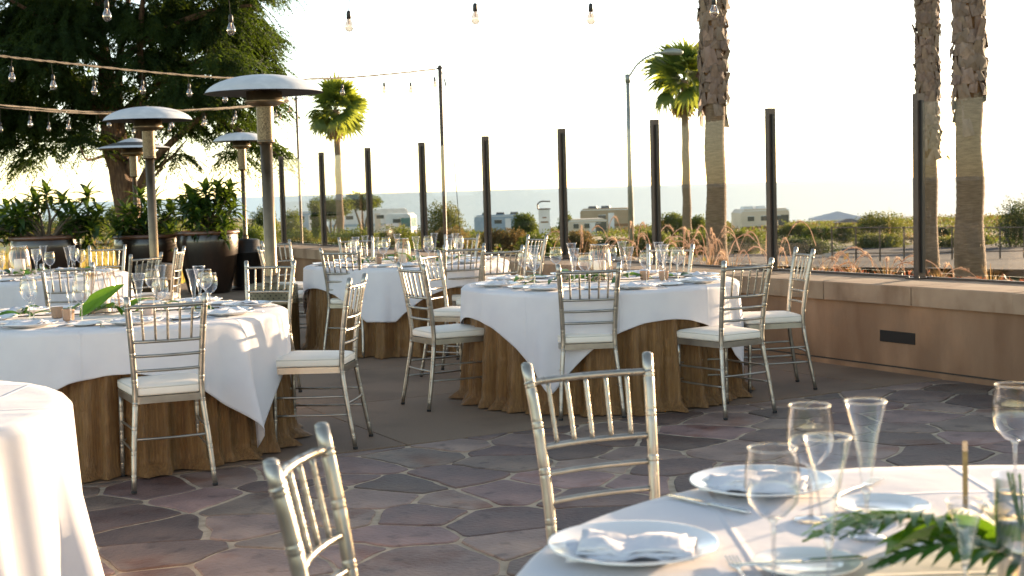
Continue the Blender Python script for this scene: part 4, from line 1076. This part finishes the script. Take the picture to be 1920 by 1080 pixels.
b.build('trunk', bark, tree, True)
LB = [([(232, 300), (222, 200), (225, 110), (238, 20), (250, -80)], .13, .4), ([(240, 330), (262, 260), (268, 170), (262, 90), (268, 0), (280, -90)], .12, -.6), ([(262, 350), (290, 300), (335, 255), (385, 215), (440, 190)], .11, -.8),
      ([(225, 260), (170, 190), (110, 130), (40, 90), (-60, 60)], .13, .3), ([(222, 300), (180, 270), (120, 262), (50, 268)], .07, 1.0), ([(215, 230), (280, 170), (360, 120), (450, 80)], .12, .2), ([(200, 120), (120, 60), (20, 0)], .10, -.8),
      ([(205, 130), (300, 60), (400, 20), (470, 10)], .10, -1), ([(285, 320), (320, 296), (350, 262)], .045, -.8), ([(250, 395), (262, 360), (300, 318), (318, 280)], .05, -.9), ([(240, 300), (205, 290), (165, 300), (150, 275)], .05, -1.2),
      ([(385, 215), (430, 235), (480, 262), (520, 290)], .06, -.8), ([(195, 40), (240, -60), (330, -120)], .09, .6), ([(190, 10), (120, -90), (40, -140)], .09, 0)]
for pts, r_, dy in LB:
    c = curve3([tp3(px, py, dy * (i / len(pts)) * 2) for i, (px, py) in enumerate(pts)], 4); bb = MB(); bb.tube(c, [r_ * (1 - .75 * i / len(c)) for i in range(len(c))], 8); bb.build('limb', bark, tree, True)
CL = [(60, 30, 62), (60, 110, 60), (20, 170, 50), (60, 215, 42), (120, 80, 56), (140, 165, 48), (130, 20, 60), (25, 262, 22), (80, 278, 18), (55, 300, 10), (10, 225, 40), (210, 30, 40), (262, 110, 30), (275, 45, 45), (330, 30, 55), (310, 110, 42), (345, 165, 45), (300, 205, 42),
      (390, 60, 52), (440, 28, 44), (470, 92, 38), (420, 120, 44), (465, 150, 34), (395, 185, 42), (345, 232, 28), (440, 225, 34), (470, 262, 22), (500, 278, 20), (430, 288, 15), (180, 205, 38), (235, 165, 24), (165, 255, 26), (112, 235, 34), (240, 250, 18), (495, 190, 22), (490, 60, 26),
      (-60, 60, 70), (-70, 180, 60), (-40, 250, 40), (-160, 100, 80), (80, -70, 90), (230, -80, 90), (370, -60, 80), (470, -40, 50), (150, -200, 100), (300, -200, 90), (0, -160, 90), (200, -330, 90), (-150, -40, 80), (330, 290, 12), (255, 285, 14), (500, 130, 18)]
def sprays():
    r_ = np.random.default_rng(5); out = []
    for ci, (px, py, rp) in enumerate(CL):
        rw = rp / 86.0; c = np.array(tp3(px, py, (r_.random() - .5) * 3.0 * min(1, rp / 40))); big = max(.25, rw)
        n = int(135 * (rw / .5) ** 1.75) + 16
        if py < -60: n = int(n * .35)
        for k in range(n):
            d = r_.normal(size=3); d /= np.linalg.norm(d); st = c + d * np.array([rw, rw * 1.3, rw * .8]) * r_.random() ** .45
            hd = np.array([d[0] + (px - 225) / 260 * .6, d[1] * .8, 0.05 + .25 * r_.normal()]); hd /= np.linalg.norm(hd) + 1e-9
            L = .34 + .34 * r_.random(); m_ = 34
            t = np.linspace(0, 1, m_)[:, None]; ax = st + hd * L * t + np.array([0, 0, -1.0]) * L * (.15 * t + .65 * t * t)
            tg = hd + np.array([0, 0, -1.0]) * (.15 + 1.3 * t); tg /= np.linalg.norm(tg, axis=1, keepdims=True)
            sd_ = np.cross(tg, [0, 0, 1.0]); sd_ /= np.linalg.norm(sd_, axis=1, keepdims=True) + 1e-9
            sg = np.where(np.arange(m_) % 2 == 0, 1, -1)[:, None]
            ld = tg * .75 + sd_ * sg * (.75 + .2 * r_.random((m_, 1))) + r_.normal(size=(m_, 3)) * .22 + np.array([0, 0, -.25]); ld /= np.linalg.norm(ld, axis=1, keepdims=True)
            ll = (.055 + .075 * np.sin(np.pi * np.clip(t * .9 + .1, 0, 1))) * (.7 + .6 * r_.random((m_, 1)))
            q = r_.normal(size=(m_, 3)); s = np.cross(ld, q); s /= np.linalg.norm(s, axis=1, keepdims=True) + 1e-9; w_ = .013
            V = np.empty((m_, 4, 3)); V[:, 0] = ax; V[:, 1] = ax + ld * ll * .55 + s * w_; V[:, 2] = ax + ld * ll; V[:, 3] = ax + ld * ll * .55 - s * w_
            out.append(V.reshape(-1, 3))
    return np.concatenate(out)
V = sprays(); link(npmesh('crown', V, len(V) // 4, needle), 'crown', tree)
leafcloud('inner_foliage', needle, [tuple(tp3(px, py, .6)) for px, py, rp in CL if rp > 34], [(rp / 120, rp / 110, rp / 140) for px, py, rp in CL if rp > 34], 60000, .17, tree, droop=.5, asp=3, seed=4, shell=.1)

# ------------------------------------------------------------------ palms
def fan_me(name, L, mt, seed, folds=15, droop=.35, pf=.44):
    rr = random.Random(seed); b = MB(); pet = L * pf
    b.tube([(0, 0, 0), (pet * .5, 0, .03 * L), (pet, 0, .02 * L)], [.016, .011, .007], 5)
    for k in range(folds):
        a = R(-68 + 136 * k / (folds - 1)) + rr.uniform(-.03, .03); l_ = (L - pet) * (.78 + .22 * math.cos(a * .9)) * rr.uniform(.88, 1.05); w_ = l_ * .078; P = []
        for j in range(5):
            u = j / 4; ww = w_ * (.35 + 1.3 * u if u < .5 else 2.0 * (1 - u) + .02); rr_ = l_ * u; x = pet + math.cos(a) * rr_; y = math.sin(a) * rr_; z = .02 * L - droop * l_ * max(0, u - .3) ** 1.6 + (.012 if k % 2 else -.012) * L * u
            P += [(x - math.sin(a) * ww, y + math.cos(a) * ww, z), (x + math.sin(a) * ww, y - math.cos(a) * ww, z)]
        b.add(P, [(j * 2, j * 2 + 1, j * 2 + 3, j * 2 + 2) for j in range(4)])
    return mesh(name, b.v, b.f, mt)
fans = [fan_me('frond', L_, frond_m, s, droop=d, pf=p_) for s, d, p_, L_ in ((1, .3, .16, .95), (2, .6, .32, 1.2), (3, 1.0, .42, 1.2))]; deads = [fan_me('dead_frond', 1.0, deadfrond, 7, 11, 1.1)]
bt = MB(); bt.add([(0, -.05, -.10), (0, .05, -.10), (.03, .035, .06), (.03, -.035, .06), (.085, .018, .16), (.085, -.018, .16), (.05, 0, -.02)], [(0, 1, 6), (1, 2, 6), (2, 3, 6), (3, 0, 6), (3, 2, 4, 5), (0, 3, 2, 1)])
bt.add([(.02, .03, .06), (.02, -.03, .06), (.075, -.015, .17), (.075, .015, .17)], [(0, 1, 2, 3)])
boot = mesh('leaf_base', bt.v, bt.f, boot_m)
def palm(x, y, h, r0_, r1_, label, boots=None, nf=30, fs=1.0, seed=1, lean=(0, 0), nd=8):
    z0 = hgt(x, y) - .1; root = empty('fan_palm', (x, y, z0)); tag(root, label, 'palm tree'); rr = random.Random(seed); H = h - z0
    P = [(lean[0] * t * t, lean[1] * t * t, H * t) for t in [k / 20 for k in range(21)]]
    n = 120; P2 = []; R2 = []
    for k in range(n + 1):
        t = k / n; r_ = r0_ + (r1_ - r0_) * min(1, t * 1.3) + (r0_ * .35) * math.exp(-t * 14); P2.append((lean[0] * t * t + .012 * math.sin(t * 31), lean[1] * t * t, H * t)); R2.append(r_ * (1 + (.018 if k % 2 else -.010)) * (1 + .03 * math.sin(t * 40 + seed)))
    b = MB(); b.tube(P2, R2, 20); b.build('trunk', palmtrunk, root, True)
    if boots:
        za, zb_, sc = boots; za -= z0; zb_ -= z0; nb = 0
        b = MB(); b.tube([(lean[0] * (za / H) ** 2, lean[1] * (za / H) ** 2, za - .22), (lean[0] * (za / H) ** 2, lean[1] * (za / H) ** 2, za + .02), (lean[0], lean[1], H)], [r1_ * 1.06, r1_ * 1.16, r1_ * 1.1], 18); b.build('fibre_sheath', fiber_m, root, True)
        rows = int((zb_ - za) / (.115 * sc)); per = 8
        for i in range(-3, rows):
            for k in range(per):
                if i < 0 and rr.random() > (.55, .3, .15)[-i - 1]: continue
                a = 2 * PI * (k + (i % 2) * .5) / per + rr.uniform(-.08, .08); z = za + .08 + i * .115 * sc; t = z / H
                if nb > 290: break
                nb += 1; o = link(boot, 'leaf_base', root, (lean[0] * t * t + r1_ * 1.10 * math.cos(a), lean[1] * t * t + r1_ * 1.10 * math.sin(a), z), (rr.uniform(-.25, .25), rr.uniform(-.3, .25) - .22, a)); s_ = sc * rr.uniform(.75, 1.3); o.scale = (s_ * .8, s_ * 1.15, s_ * rr.uniform(.7, 1.2))
    for k in range(nf):
        az = 2.4 * k; el = R(-80 + 125 * (k / nf)) ; o = link(fans[(0, 2, 1, 1)[k % 4]], 'frond', root, (lean[0], lean[1], H + .05 - .25 * k / nf), (rr.uniform(-.9, .9), el, az)); s_ = fs * rr.uniform(.8, 1.1); o.scale = (s_,) * 3
    for k in range(nd):
        o = link(deads[0], 'dead_frond', root, (lean[0], lean[1], H - .35), (rr.uniform(-.2, .2), R(66 + rr.uniform(-8, 16)), k * 2.1)); o.scale = (fs * .85,) * 3
    return root
palm(3.90, 26, 6.9, .185, .195, 'thick palm trunk before the sea, left of the two paired trunks', (3.12, 6.7, 1.75), 26, 1.25, 1)
palm(8.52, 28, 6.6, .175, .175, 'brown shaggy palm trunk, left one of the pair at the right', (2.0, 6.4, 1.5), 30, 1.35, 2)
palm(7.02, 21, 6.4, .215, .175, 'widest palm trunk with criss-cross leaf bases, right one of the pair', (2.66, 6.2, 1.7), 26, 1.2, 3)
def small_palm(x, y, h, lab, seed, r_, fs): palm(x, y, h, r_, r_ * .82, lab, None, 28, fs, seed, nd=4)
q = sight(630, 205, 84); small_palm(q.x, 84, q.z, 'slender distant fan palm behind the largest heater', 11, .24, 2.1)
q = sight(1283, 150, 76); small_palm(q.x, 76, q.z, 'distant fan palm beside the street lamp', 12, .25, 2.4)
# torn dead frond on the left palm of the pair
f0 = link(deads[0], 'dead_frond', bpy.data.objects['fan_palm.001'], (.2, -.1, 2.6), (0, R(30), R(-5))); f0.scale = (.35, .2, .5)

# street lamp
q = sight(1183, 412, 60); z0 = hgt(q.x, 60)
tz = sight(1180, 140, 60).z
root = empty('street_lamp', (q.x, 60, z0)); tag(root, 'grey street lamp with a curved arm over the road beyond the glass', 'street lamp'); H = tz - z0
b = MB(); b.tube([(0, 0, 0), (0, 0, H)], [.13, .085], 12); b.build('pole', lamp_grey, root, True)
b = MB(); b.tube([(0, 0, H - .35), (0, 0, H + .02)], [.12, .12], 12); b.build('pole_cap', lamp_grey, root, True)
b = MB(); b.tube(curve3([(.05, 0, H - .1), (.45, 0, H + .45), (1.0, 0, H + .80), (1.65, 0, H + .92)], 5), .045, 8); b.build('arm', lamp_grey, root, True)
b = MB(); b.tube([(1.55, 0, H + .92), (1.7, 0, H + .93), (1.95, 0, H + .93), (2.3, 0, H + .90), (2.42, 0, H + .88)], [.05, .12, .15, .12, .04], 10); b.build('lamp_head', lamp_grey, root, True)

# ------------------------------------------------------------------ distant vegetation
def bush(px, pytop, Y, wpx, mt, label, seed, hpx=None, n=9000, size=None, group=None, stem=False):
    s_ = FPX / Y; rw = wpx / 2 / s_; topz = sight(px, pytop, Y).z; x = sight(px, pytop, Y).x; z0 = hgt(x, Y); h = max(.4, topz - z0)
    root = empty('bush' if not stem else 'windswept_tree', (x, Y, z0)); tag(root, label, 'bush' if not stem else 'tree', group); rr = random.Random(seed); C = []; Rd = []
    hh = (hpx / s_) if hpx else h
    for k in range(9):
        a = rr.uniform(0, 6.28); q_ = rr.uniform(.2, .62); C.append((rw * q_ * math.cos(a), rw * q_ * math.sin(a) * .9, h - hh * rr.uniform(.40, .62))); Rd.append((rw * rr.uniform(.32, .5), rw * rr.uniform(.32, .5), hh * rr.uniform(.30, .42)))
    C.append((0, 0, h - hh * .5)); Rd.append((rw * .62, rw * .62, hh * .46))
    if not hpx: C.append((0, 0, h * .3)); Rd.append((rw * .9, rw * .9, h * .32))
    sz = size or max(.06, 3.2 / s_)
    leafcloud('crown' if stem else 'foliage', mt, C, Rd, n, sz, root, asp=1.6, seed=seed, shell=.35, lump=.16)
    b = MB()
    for k in range(3 if stem else 2): b.tube([(.1 * k, 0, -.1), (rw * .15 * (k - 1), 0, (h - hh) * .6 + .1), (rw * .4 * (k - 1), .05 * k, h - hh * .6)], [.03 * h, .024 * h, .012 * h], 7)
    b.build('trunk' if stem else 'stem', twig_m, root, True)
BU = [
 (618, 368, 120, 92, bush_b, 'bright flat-topped tree left of the slender palm, beyond the glass', 44, True), (678, 361, 124, 84, bush_b, 'flat-topped tree just right of the slender palm', 34, True),
 (828, 374, 92, 112, bush_a, 'olive windswept tree between two glass posts left of the blue trailer', 0, True), (592, 374, 115, 20, bush_b, 'small upright tree beside the thin light pole', 0, True),
 (985, 398, 110, 62, bush_b, 'rounded green bush in front of the blue trailer roof', 0, False), (1062, 399, 120, 34, bush_b, 'small bush left of the tan trailer', 0, False),
 (1262, 398, 95, 66, bush_b, 'full green bush beside the distant palm by the lamp', 0, False), (1308, 402, 96, 40, bush_b, 'green bush touching the thick palm trunk', 0, False),
 (1650, 392, 62, 130, bush_a, 'broad olive bush behind the glass before the paired palms', 0, False), (1585, 417, 66, 60, bush_a, 'low olive bush below the tent', 0, False), (1490, 418, 75, 90, bush_a, 'long olive hedge clump right of the cream motorhome', 0, False), (1540, 424, 72, 70, bush_b, 'olive hedge clump under the white tent', 0, False),
 (1905, 364, 46, 120, bush_c, 'dark green bush cut by the right edge of the photo', 0, False), (1830, 430, 50, 70, bush_a, 'low bush behind the widest palm trunk', 0, False), (1760, 425, 64, 60, bush_c, 'dark bush between the paired palm trunks', 0, False),
 (30, 402, 95, 150, bush_c, 'dark olive scrub on the slope at the left edge', 0, False), (150, 404, 100, 130, bush_a, 'olive scrub behind the leftmost pot', 0, False), (290, 402, 98, 120, bush_a, 'olive scrub behind the tree trunk', 0, False), (400, 392, 90, 110, bush_b, 'greener scrub behind the sunlit potted shrub', 0, False), (495, 380, 80, 76, bush_a, 'tall scrub between the small heater and the large one', 0, False), (545, 388, 84, 60, bush_b, 'scrub left of the blue trailer at the thin pole', 0, False), (215, 384, 120, 50, bush_b, 'sunny green bush beside the tree trunk', 0, False),
 (470, 420, 48, 90, bush_b, 'mounded green bush on the lawn behind the small heater', 0, False), (560, 426, 40, 70, bush_a, 'low mound behind the wall end', 0, False),
 (660, 424, 40, 120, bush_b, 'low green hedge mound left, behind the back table glasses', 0, False), (740, 420, 42, 110, bush_b, 'low green hedge mound behind the raffia vase', 0, False), (845, 424, 60, 90, bush_d, 'dry brown scrub beneath the windswept tree', 0, False), (940, 428, 60, 110, bush_d, 'dry brown scrub before the blue trailer', 0, False),
 (1012, 430, 33, 104, bush_b, 'round clipped bush just behind the glass at the picture centre', 0, False), (1085, 430, 44, 90, bush_d, 'dry scrub in front of the cream van', 0, False), (1140, 440, 40, 80, bush_c, 'dark low bush right of the clipped bush', 0, False), (1220, 430, 42, 90, bush_b, 'low green bush behind the pink plumes', 0, False), (1300, 428, 45, 90, bush_b, 'low green mound behind the plumes by the thick palm', 0, False), (1400, 426, 46, 90, bush_b, 'low green mound right of the thick palm', 0, False), (1500, 442, 44, 150, bush_c, 'long dark hedge beyond the car park', 0, False), (1650, 436, 50, 110, bush_a, 'brown-green hedge at the far side of the car park', 0, False), (1790, 442, 48, 110, bush_a, 'scrub between the paired palms at ground level', 0, False)]
for i, (px, py, Y, wpx, mt_, lab, hp, st) in enumerate(BU): bush(px, py, Y, wpx, mt_, lab, 40 + i, hp or None, 9000 if wpx > 60 else 5000, None, 'scrub and bushes beyond the glass', st)
# mass ground cover
r3 = np.random.default_rng(8); C = []; Rd = []
while len(C) < 900:
    x = r3.uniform(-75, 75); y = r3.uniform(26, 170); d = N2[0] * x + N2[1] * y
    if abs(x / y) > .45 or (x > 0 and 36 < y + x * .55 < 60 and y < 52) or (14 * 0 + 84 < y < 104 and -14 < x < 14): continue
    if x < -2 and y < 50: continue
    C.append((x, y, hgt(x, y) + .02)); s_ = r3.uniform(.5, 1.5) * (1 + y / 110); Rd.append((s_, s_, r3.uniform(.12, .35) * (1 + y / 150)))
for nm, mt_, sl_ in (('ground_cover', bush_a, slice(0, 300)), ('ice_plant', bush_b, slice(300, 520)), ('dry_ground_cover', bush_d, slice(520, 900))):
    leafcloud(nm, mt_, C[sl_], Rd[sl_], 60000, .17, None, asp=1.5, seed=3, shell=.5, kind='stuff')
# long grass on the left lawn
def blades(name, mt, n, xr, yr, h, seed):
    r_ = np.random.default_rng(seed); x = r_.uniform(*xr, n); y = r_.uniform(*yr, n); z = np.array([hgt(a, b_) for a, b_ in zip(x, y)]); P = np.stack([x, y, z], 1)
    a = r_.uniform(0, 6.28, n); hh = h * (.5 + r_.random(n)); s = np.stack([np.cos(a), np.sin(a), 0 * a], 1) * .012; tip = np.stack([r_.normal(size=n) * .12 * h, r_.normal(size=n) * .12 * h, hh], 1)
    V = np.empty((n, 4, 3)); V[:, 0] = P - s; V[:, 1] = P + s; V[:, 2] = P + tip + s * .3; V[:, 3] = P + tip - s * .3
    tag(link(npmesh(name, V.reshape(-1, 3), n, mt), name), kind='stuff')
blades('lawn_grass', mat('lawn_blade', (.07, .13, .012), .7, c2=(.14, .2, .02), nscale=.4, trans=.5, tcol=(.30, .42, .04)), 40000, (-14, -4.2), (23, 42), .09, 2)
blades('dry_grass', mat('dry_blade', (.22, .17, .05), .8, c2=(.16, .17, .03), nscale=.8, trans=.5, tcol=(.55, .40, .10)), 26000, (-12.5, -5.5), (22.8, 30), .34, 3)

# fountain grass plumes in the planter behind the glass
def fountain(x, y, n, label, seed, hmax=.55, z0=.38):
    rr = random.Random(seed); root = empty('fountain_grass', (x, y, z0)); tag(root, label, 'ornamental grass', 'pink fountain grasses behind the glass')
    b = MB()
    for k in range(90):
        a = rr.uniform(0, 6.28); l_ = rr.uniform(.15, .42); e = rr.uniform(.3, 1.2); P = []
        for j in range(4):
            u = j / 3; r_ = l_ * e * u * u * .7; z = l_ * (u - .35 * e * u * u); w_ = .004 * (1 - u) + .0006
            P += [(r_ * math.cos(a) - w_ * math.sin(a), r_ * math.sin(a) + w_ * math.cos(a), z), (r_ * math.cos(a) + w_ * math.sin(a), r_ * math.sin(a) - w_ * math.cos(a), z)]
        b.add(P, [(j * 2, j * 2 + 1, j * 2 + 3, j * 2 + 2) for j in range(3)])
    tag(b.build('blade', blade_m, root), kind='stuff')
    for k in range(n):
        a = rr.uniform(0, 6.28); reach = rr.uniform(.12, .46); H = hmax * rr.uniform(.55, 1.05); pts = [(0, 0, 0), (reach * .25, 0, H * .62), (reach * .62, 0, H * .97), (reach * .95, 0, H * .90), (reach * 1.15, 0, H * .62)]
        c = curve3(pts, 6); ct, st = math.cos(a), math.sin(a); c = [Vector((p.x * ct, p.x * st, p.z)) for p in c]; b = MB(); b.tube(c[:12], .0014, 4, False)
        m_ = len(c)
        for i in range(10, m_ - 1):
            t = (i - 10) / (m_ - 11); wr = .024 * math.sin(PI * min(1, .12 + .88 * (1 - abs(2 * t - .9) * .5))) * (1 - .5 * t)
            tg = (c[i + 1] - c[i]).normalized(); u_ = tg.cross(Vector((0, 0, 1)))
            if u_.length < .01: u_ = Vector((1, 0, 0))
            u_.normalize(); v_ = tg.cross(u_)
            for q_ in range(26):
                aa = rr.uniform(0, 6.28); o_ = u_ * math.cos(aa) + v_ * math.sin(aa); base = c[i].lerp(c[i + 1], rr.random()); tip = base + o_ * wr * rr.uniform(.8, 1.7) + tg * .014; sd_ = tg.cross(o_) * .0011
                b.add([base - sd_, base + sd_, tip], [(0, 1, 2)])
        b.tube(c[10:], [.0065 * (1 - .6 * i / (m_ - 10)) for i in range(m_ - 10)], 5); b.build('plume', plume_m, root)
def along(px, n_):
    """point behind the wall in the direction of a place in the photograph: planter line at distance n_"""
    t = (px - 960) / FPX; Y = n_ / (N2[0] * t + N2[1]); return (t * Y, Y)
FG = [(1090, 8.7, 5, .60, 'just right of the centre post'), (1180, 8.6, 7, .66, 'left of the dense plumes'), (1225, 8.8, 6, .62, 'by the post in front of the lamp'), (1290, 8.5, 11, .60, 'densest clump left of the thick palm'), (1330, 8.7, 12, .62, 'densest clump at the foot of the thick palm'), (1375, 8.5, 8, .55, 'right of the thick palm'),
      (1455, 8.6, 5, .62, 'at the post behind the side-on chair'), (1545, 8.6, 5, .40, 'low tuft right of the side-on chair'), (1600, 8.7, 4, .38, 'low tuft in the middle of the right pane'), (1665, 8.6, 5, .52, 'with one high arching plume left of the tall post'), (1760, 8.6, 4, .36, 'low tuft right of the tallest post'), (1860, 8.7, 3, .30, 'at the right edge by the widest palm')]
for i, (px, n_, n, h_, lab) in enumerate(FG): x, y = along(px, n_); fountain(x, y, n, 'pink fountain grass ' + lab, 50 + i, h_)
C = []; Rd = []
for k in range(30): px = 1500 + 15 * k; x, y = along(px, 8.45 + .3 * (k % 3)); C.append((x, y, .44)); Rd.append((.10, .10, .10))
leafcloud('red_bedding_leaves', redleaf, C, Rd, 5000, .05, None, asp=2.5, seed=12, shell=.2, kind='stuff')

# ------------------------------------------------------------------ vehicles, tents and odds and ends far off
def rbox(mb_, x0, x1, y0, y1, z0, z1, c=.32):
    """box with chamfered long edges, seen end-on along y"""
    P = [(x0, z0), (x1, z0), (x1, z1 - c), (x1 - c, z1), (x0 + c, z1), (x0, z1 - c)]; o = len(mb_.v)
    for y in (y0, y1): mb_.v += [(a, y, b_) for a, b_ in P]
    for k in range(6): a, a2 = o + k, o + (k + 1) % 6; mb_.f.append((a, a2, a2 + 6, a + 6))
    mb_.f.append(tuple(o + k for k in reversed(range(6)))); mb_.f.append(tuple(o + 6 + k for k in range(6)))
def rv(px, Y, pytop, L, H, body, label, rz=0, stripe=None, acs=2, screen=None, wins=4, cat='motorhome'):
    p = sight(px, pytop, Y); z0 = p.z - H; root = empty('motorhome' if cat == 'motorhome' else 'travel_trailer', (p.x, Y, z0), rz); tag(root, label, cat, 'recreational vehicles by the sea')
    W = 2.4; zb = .45
    b = MB(); rbox(b, -L / 2, L / 2, -W / 2, W / 2, zb, H); b.build('body', body, root)
    if stripe: b = MB(); b.box((0, -W / 2 - .004, zb + (H - zb) * .33), (L * .98, .012, .28)); b.build('stripe', stripe, root)
    for k in range(wins):
        x = -L / 2 + L * (k + .7) / (wins + .6); b = MB(); b.box((x, -W / 2 - .012, zb + (H - zb) * .66), (min(.8, L / wins * .4), .03, .40)); wv = b.build('window', window_d, root)
        b = MB(); b.box((x, -W / 2 - .02, zb + (H - zb) * .66 + .22), (min(.85, L / wins * .44), .05, .04)); b.build('frame', paint_w, wv)
    if screen:
        b = MB(); b.box((L / 2 + .004, 0, zb + (H - zb) * .58), (.03, W * .86, .95)); b.build('windscreen', screen, root); b = MB(); b.box((L / 2 - .55, -W / 2 - .014, zb + (H - zb) * .58), (.95, .03, .9)); b.build('cab_window', screen, root)
    for k in range(acs): b = MB(); b.box((-L * .28 + k * L * .26, 0, H + .12), (.95, .75, .24), 0, .85); b.build('roof_vent', window_d if body is paint_b or body is paint_t else paint_w, root)
    b = MB(); b.box((0, -W / 2 - .01, H - .16), (L * .99, .05, .07)); b.build('awning', paint_w, root); b = MB(); b.box((L * .12, -W / 2 - .008, zb + (H - zb) * .42), (.62, .02, (H - zb) * .78)); b.build('door', paint_w if body is not paint_w else paint_c, root)
    for x in (-L * .28, L * .3):
        for y in (-W / 2 + .1, W / 2 - .1): b = MB(); b.tube([(x, y - .12, .42), (x, y + .12, .42)], .42, 16); wh = b.build('wheel', rubber, root); b = MB(); b.tube([(x, y - .135, .42), (x, y + .135, .42)], .2, 12); b.build('rim', lamp_grey, wh)
rv(690, 150, 392, 8.6, 3.0, paint_w, 'white motorhome with teal windscreen behind the slender palm', R(4), paint_b, 2, teal_m, 2)
rv(580, 158, 396, 3.2, 2.6, paint_b, 'small blue trailer left of the white motorhome', 0, None, 0, None, 2, 'trailer')
rv(752, 140, 400, 2.6, 2.6, paint_w, 'short white camper van at the right end of the white motorhome', R(-10), None, 0, teal_m, 1)
rv(940, 150, 402, 5.9, 2.7, paint_b, 'blue-grey trailer with dark roof vents at the picture centre', 0, None, 3, None, 1, 'trailer')
rv(1138, 145, 390, 5.3, 3.1, paint_t, 'tan trailer with roof units left of the street lamp', R(-14), stripe_m, 2, None, 1, 'trailer')
rv(1098, 120, 410, 3.4, 2.2, paint_c, 'low cream van in front of the tan trailer', R(6), stripe_m, 0, window_d, 3)
rv(1425, 120, 391, 4.4, 2.9, paint_c, 'cream motorhome between the thick palm and a glass post', R(12), stripe_m, 2, window_d, 3)
rv(50, 150, 378, 2.4, 2.4, paint_b, 'distant vehicle roof on the slope at the left', 0, None, 0, None, 2, 'trailer')
# white pillar with arched top
p = sight(1021, 428, 62); root = empty('information_pillar', (p.x, 62, hgt(p.x, 62))); tag(root, 'white pillar with a dark arched hood near the clipped bush', 'pillar'); zt = sight(1021, 393, 62).z - hgt(p.x, 62)
b = MB(); b.box((0, 0, zt / 2), (.50, .4, zt)); b.build('body', paint_w, root)
b = MB(); b.box((0, -.21, zt * .72), (.34, .012, .06)); b.box((0, -.21, zt * .82), (.2, .012, .05)); b.build('marking', stripe_m, root)
b = MB(); b.tube(curve3([(-.27, 0, zt + .04), (-.28, 0, zt + .25), (-.1, 0, zt + .37), (.28, 0, zt + .36)], 5), .03, 8); b.box((0, 0, zt + .03), (.58, .45, .05)); b.build('hood', pole_m, root)
# tent
p = sight(1570, 396, 100); z0 = hgt(p.x, 100); root = empty('canopy_tent', (p.x, 100, z0)); tag(root, 'white peaked canopy tent near the sea between palm and post', 'tent'); H = p.z - z0; w_ = 1.75
b = MB(); b.v = [(-w_, -w_, H * .66), (w_, -w_, H * .66), (w_, w_, H * .66), (-w_, w_, H * .66), (0, 0, H), (-w_, -w_, H * .60), (w_, -w_, H * .60), (w_, w_, H * .60), (-w_, w_, H * .60)]
b.f = [(0, 1, 4), (1, 2, 4), (2, 3, 4), (3, 0, 4), (0, 5, 6, 1), (1, 6, 7, 2), (2, 7, 8, 3), (3, 8, 5, 0)]; b.build('canopy', canvas_w, root)
for sx in (-1, 1):
    for sy in (-1, 1): b = MB(); b.tube([(sx * w_ * .97, sy * w_ * .97, 0), (sx * w_ * .97, sy * w_ * .97, H * .62)], .03, 6); b.build('leg', lamp_grey, root)
p = sight(1592, 410, 85); z0 = hgt(p.x, 85); root = empty('picnic_shelter', (p.x, 85, z0)); tag(root, 'small shelter with a dark roof below the tent', 'shelter'); H = p.z - z0
b = MB(); b.v = [(-.9, -.7, H * .8), (.9, -.7, H * .8), (.9, .7, H * .8), (-.9, .7, H * .8), (-.15, 0, H), (.15, 0, H)]; b.f = [(0, 1, 5, 4), (1, 2, 5), (2, 3, 4, 5), (3, 0, 4), (3, 2, 1, 0)]; b.build('roof', pole_m, root)
for sx in (-1, 1):
    for sy in (-1, 1): b = MB(); b.box((sx * .7, sy * .5, H * .4), (.09, .09, H * .8)); b.build('post', pole_m, root)
# rocks beside the car park
for i, (px, Y, s_, lab) in enumerate(((1562, 40, .34, 'pale boulder at the end of the dark hedge'), (1172, 36, .30, 'pale boulder below the street lamp'), (1250, 33, .25, 'pale boulder behind the plumes'))):
    t = (px - 960) / FPX; x = t * Y; rr = random.Random(i); b = MB(); b.lathe([(.001, -.2), (1, 0), (.95, .35), (.55, .68), (.001, .78)], 12, wob=.12); b.v = [(a * s_ * (1.3 + .2 * rr.random()), c * s_ * (1 + .2 * rr.random()), z * s_ * (1 + .2 * rr.random())) for a, c, z in b.v]; o = b.build('boulder', rock_m, None, False, (x, Y, hgt(x, Y))); tag(o, lab, 'boulder')
# posts and rails at the right, built to imitate a reflection in the glass
root = empty('reflection_rails', tuple(sight(1700, 470, 34))); tag(root, 'thin dark rails imitating a glass reflection beyond the paired palm trunks', 'reflection stand-in'); FO = Vector(root.location)
pts = [sight(px, 470, 34 + (px - 1700) * .01) for px in range(1560, 2100, 45)]
for p in pts: z0 = hgt(p.x, p.y); b = MB(); b.box((p.x - FO.x, p.y - FO.y, z0 + .5 - FO.z), (.035, .035, 1.0)); b.build('post', pole_m, root)
for hh in (.97, .35):
    b = MB(); b.tube([(p.x - FO.x, p.y - FO.y, hgt(p.x, p.y) + hh - FO.z) for p in pts], .014, 6); b.build('rail', pole_m, root)
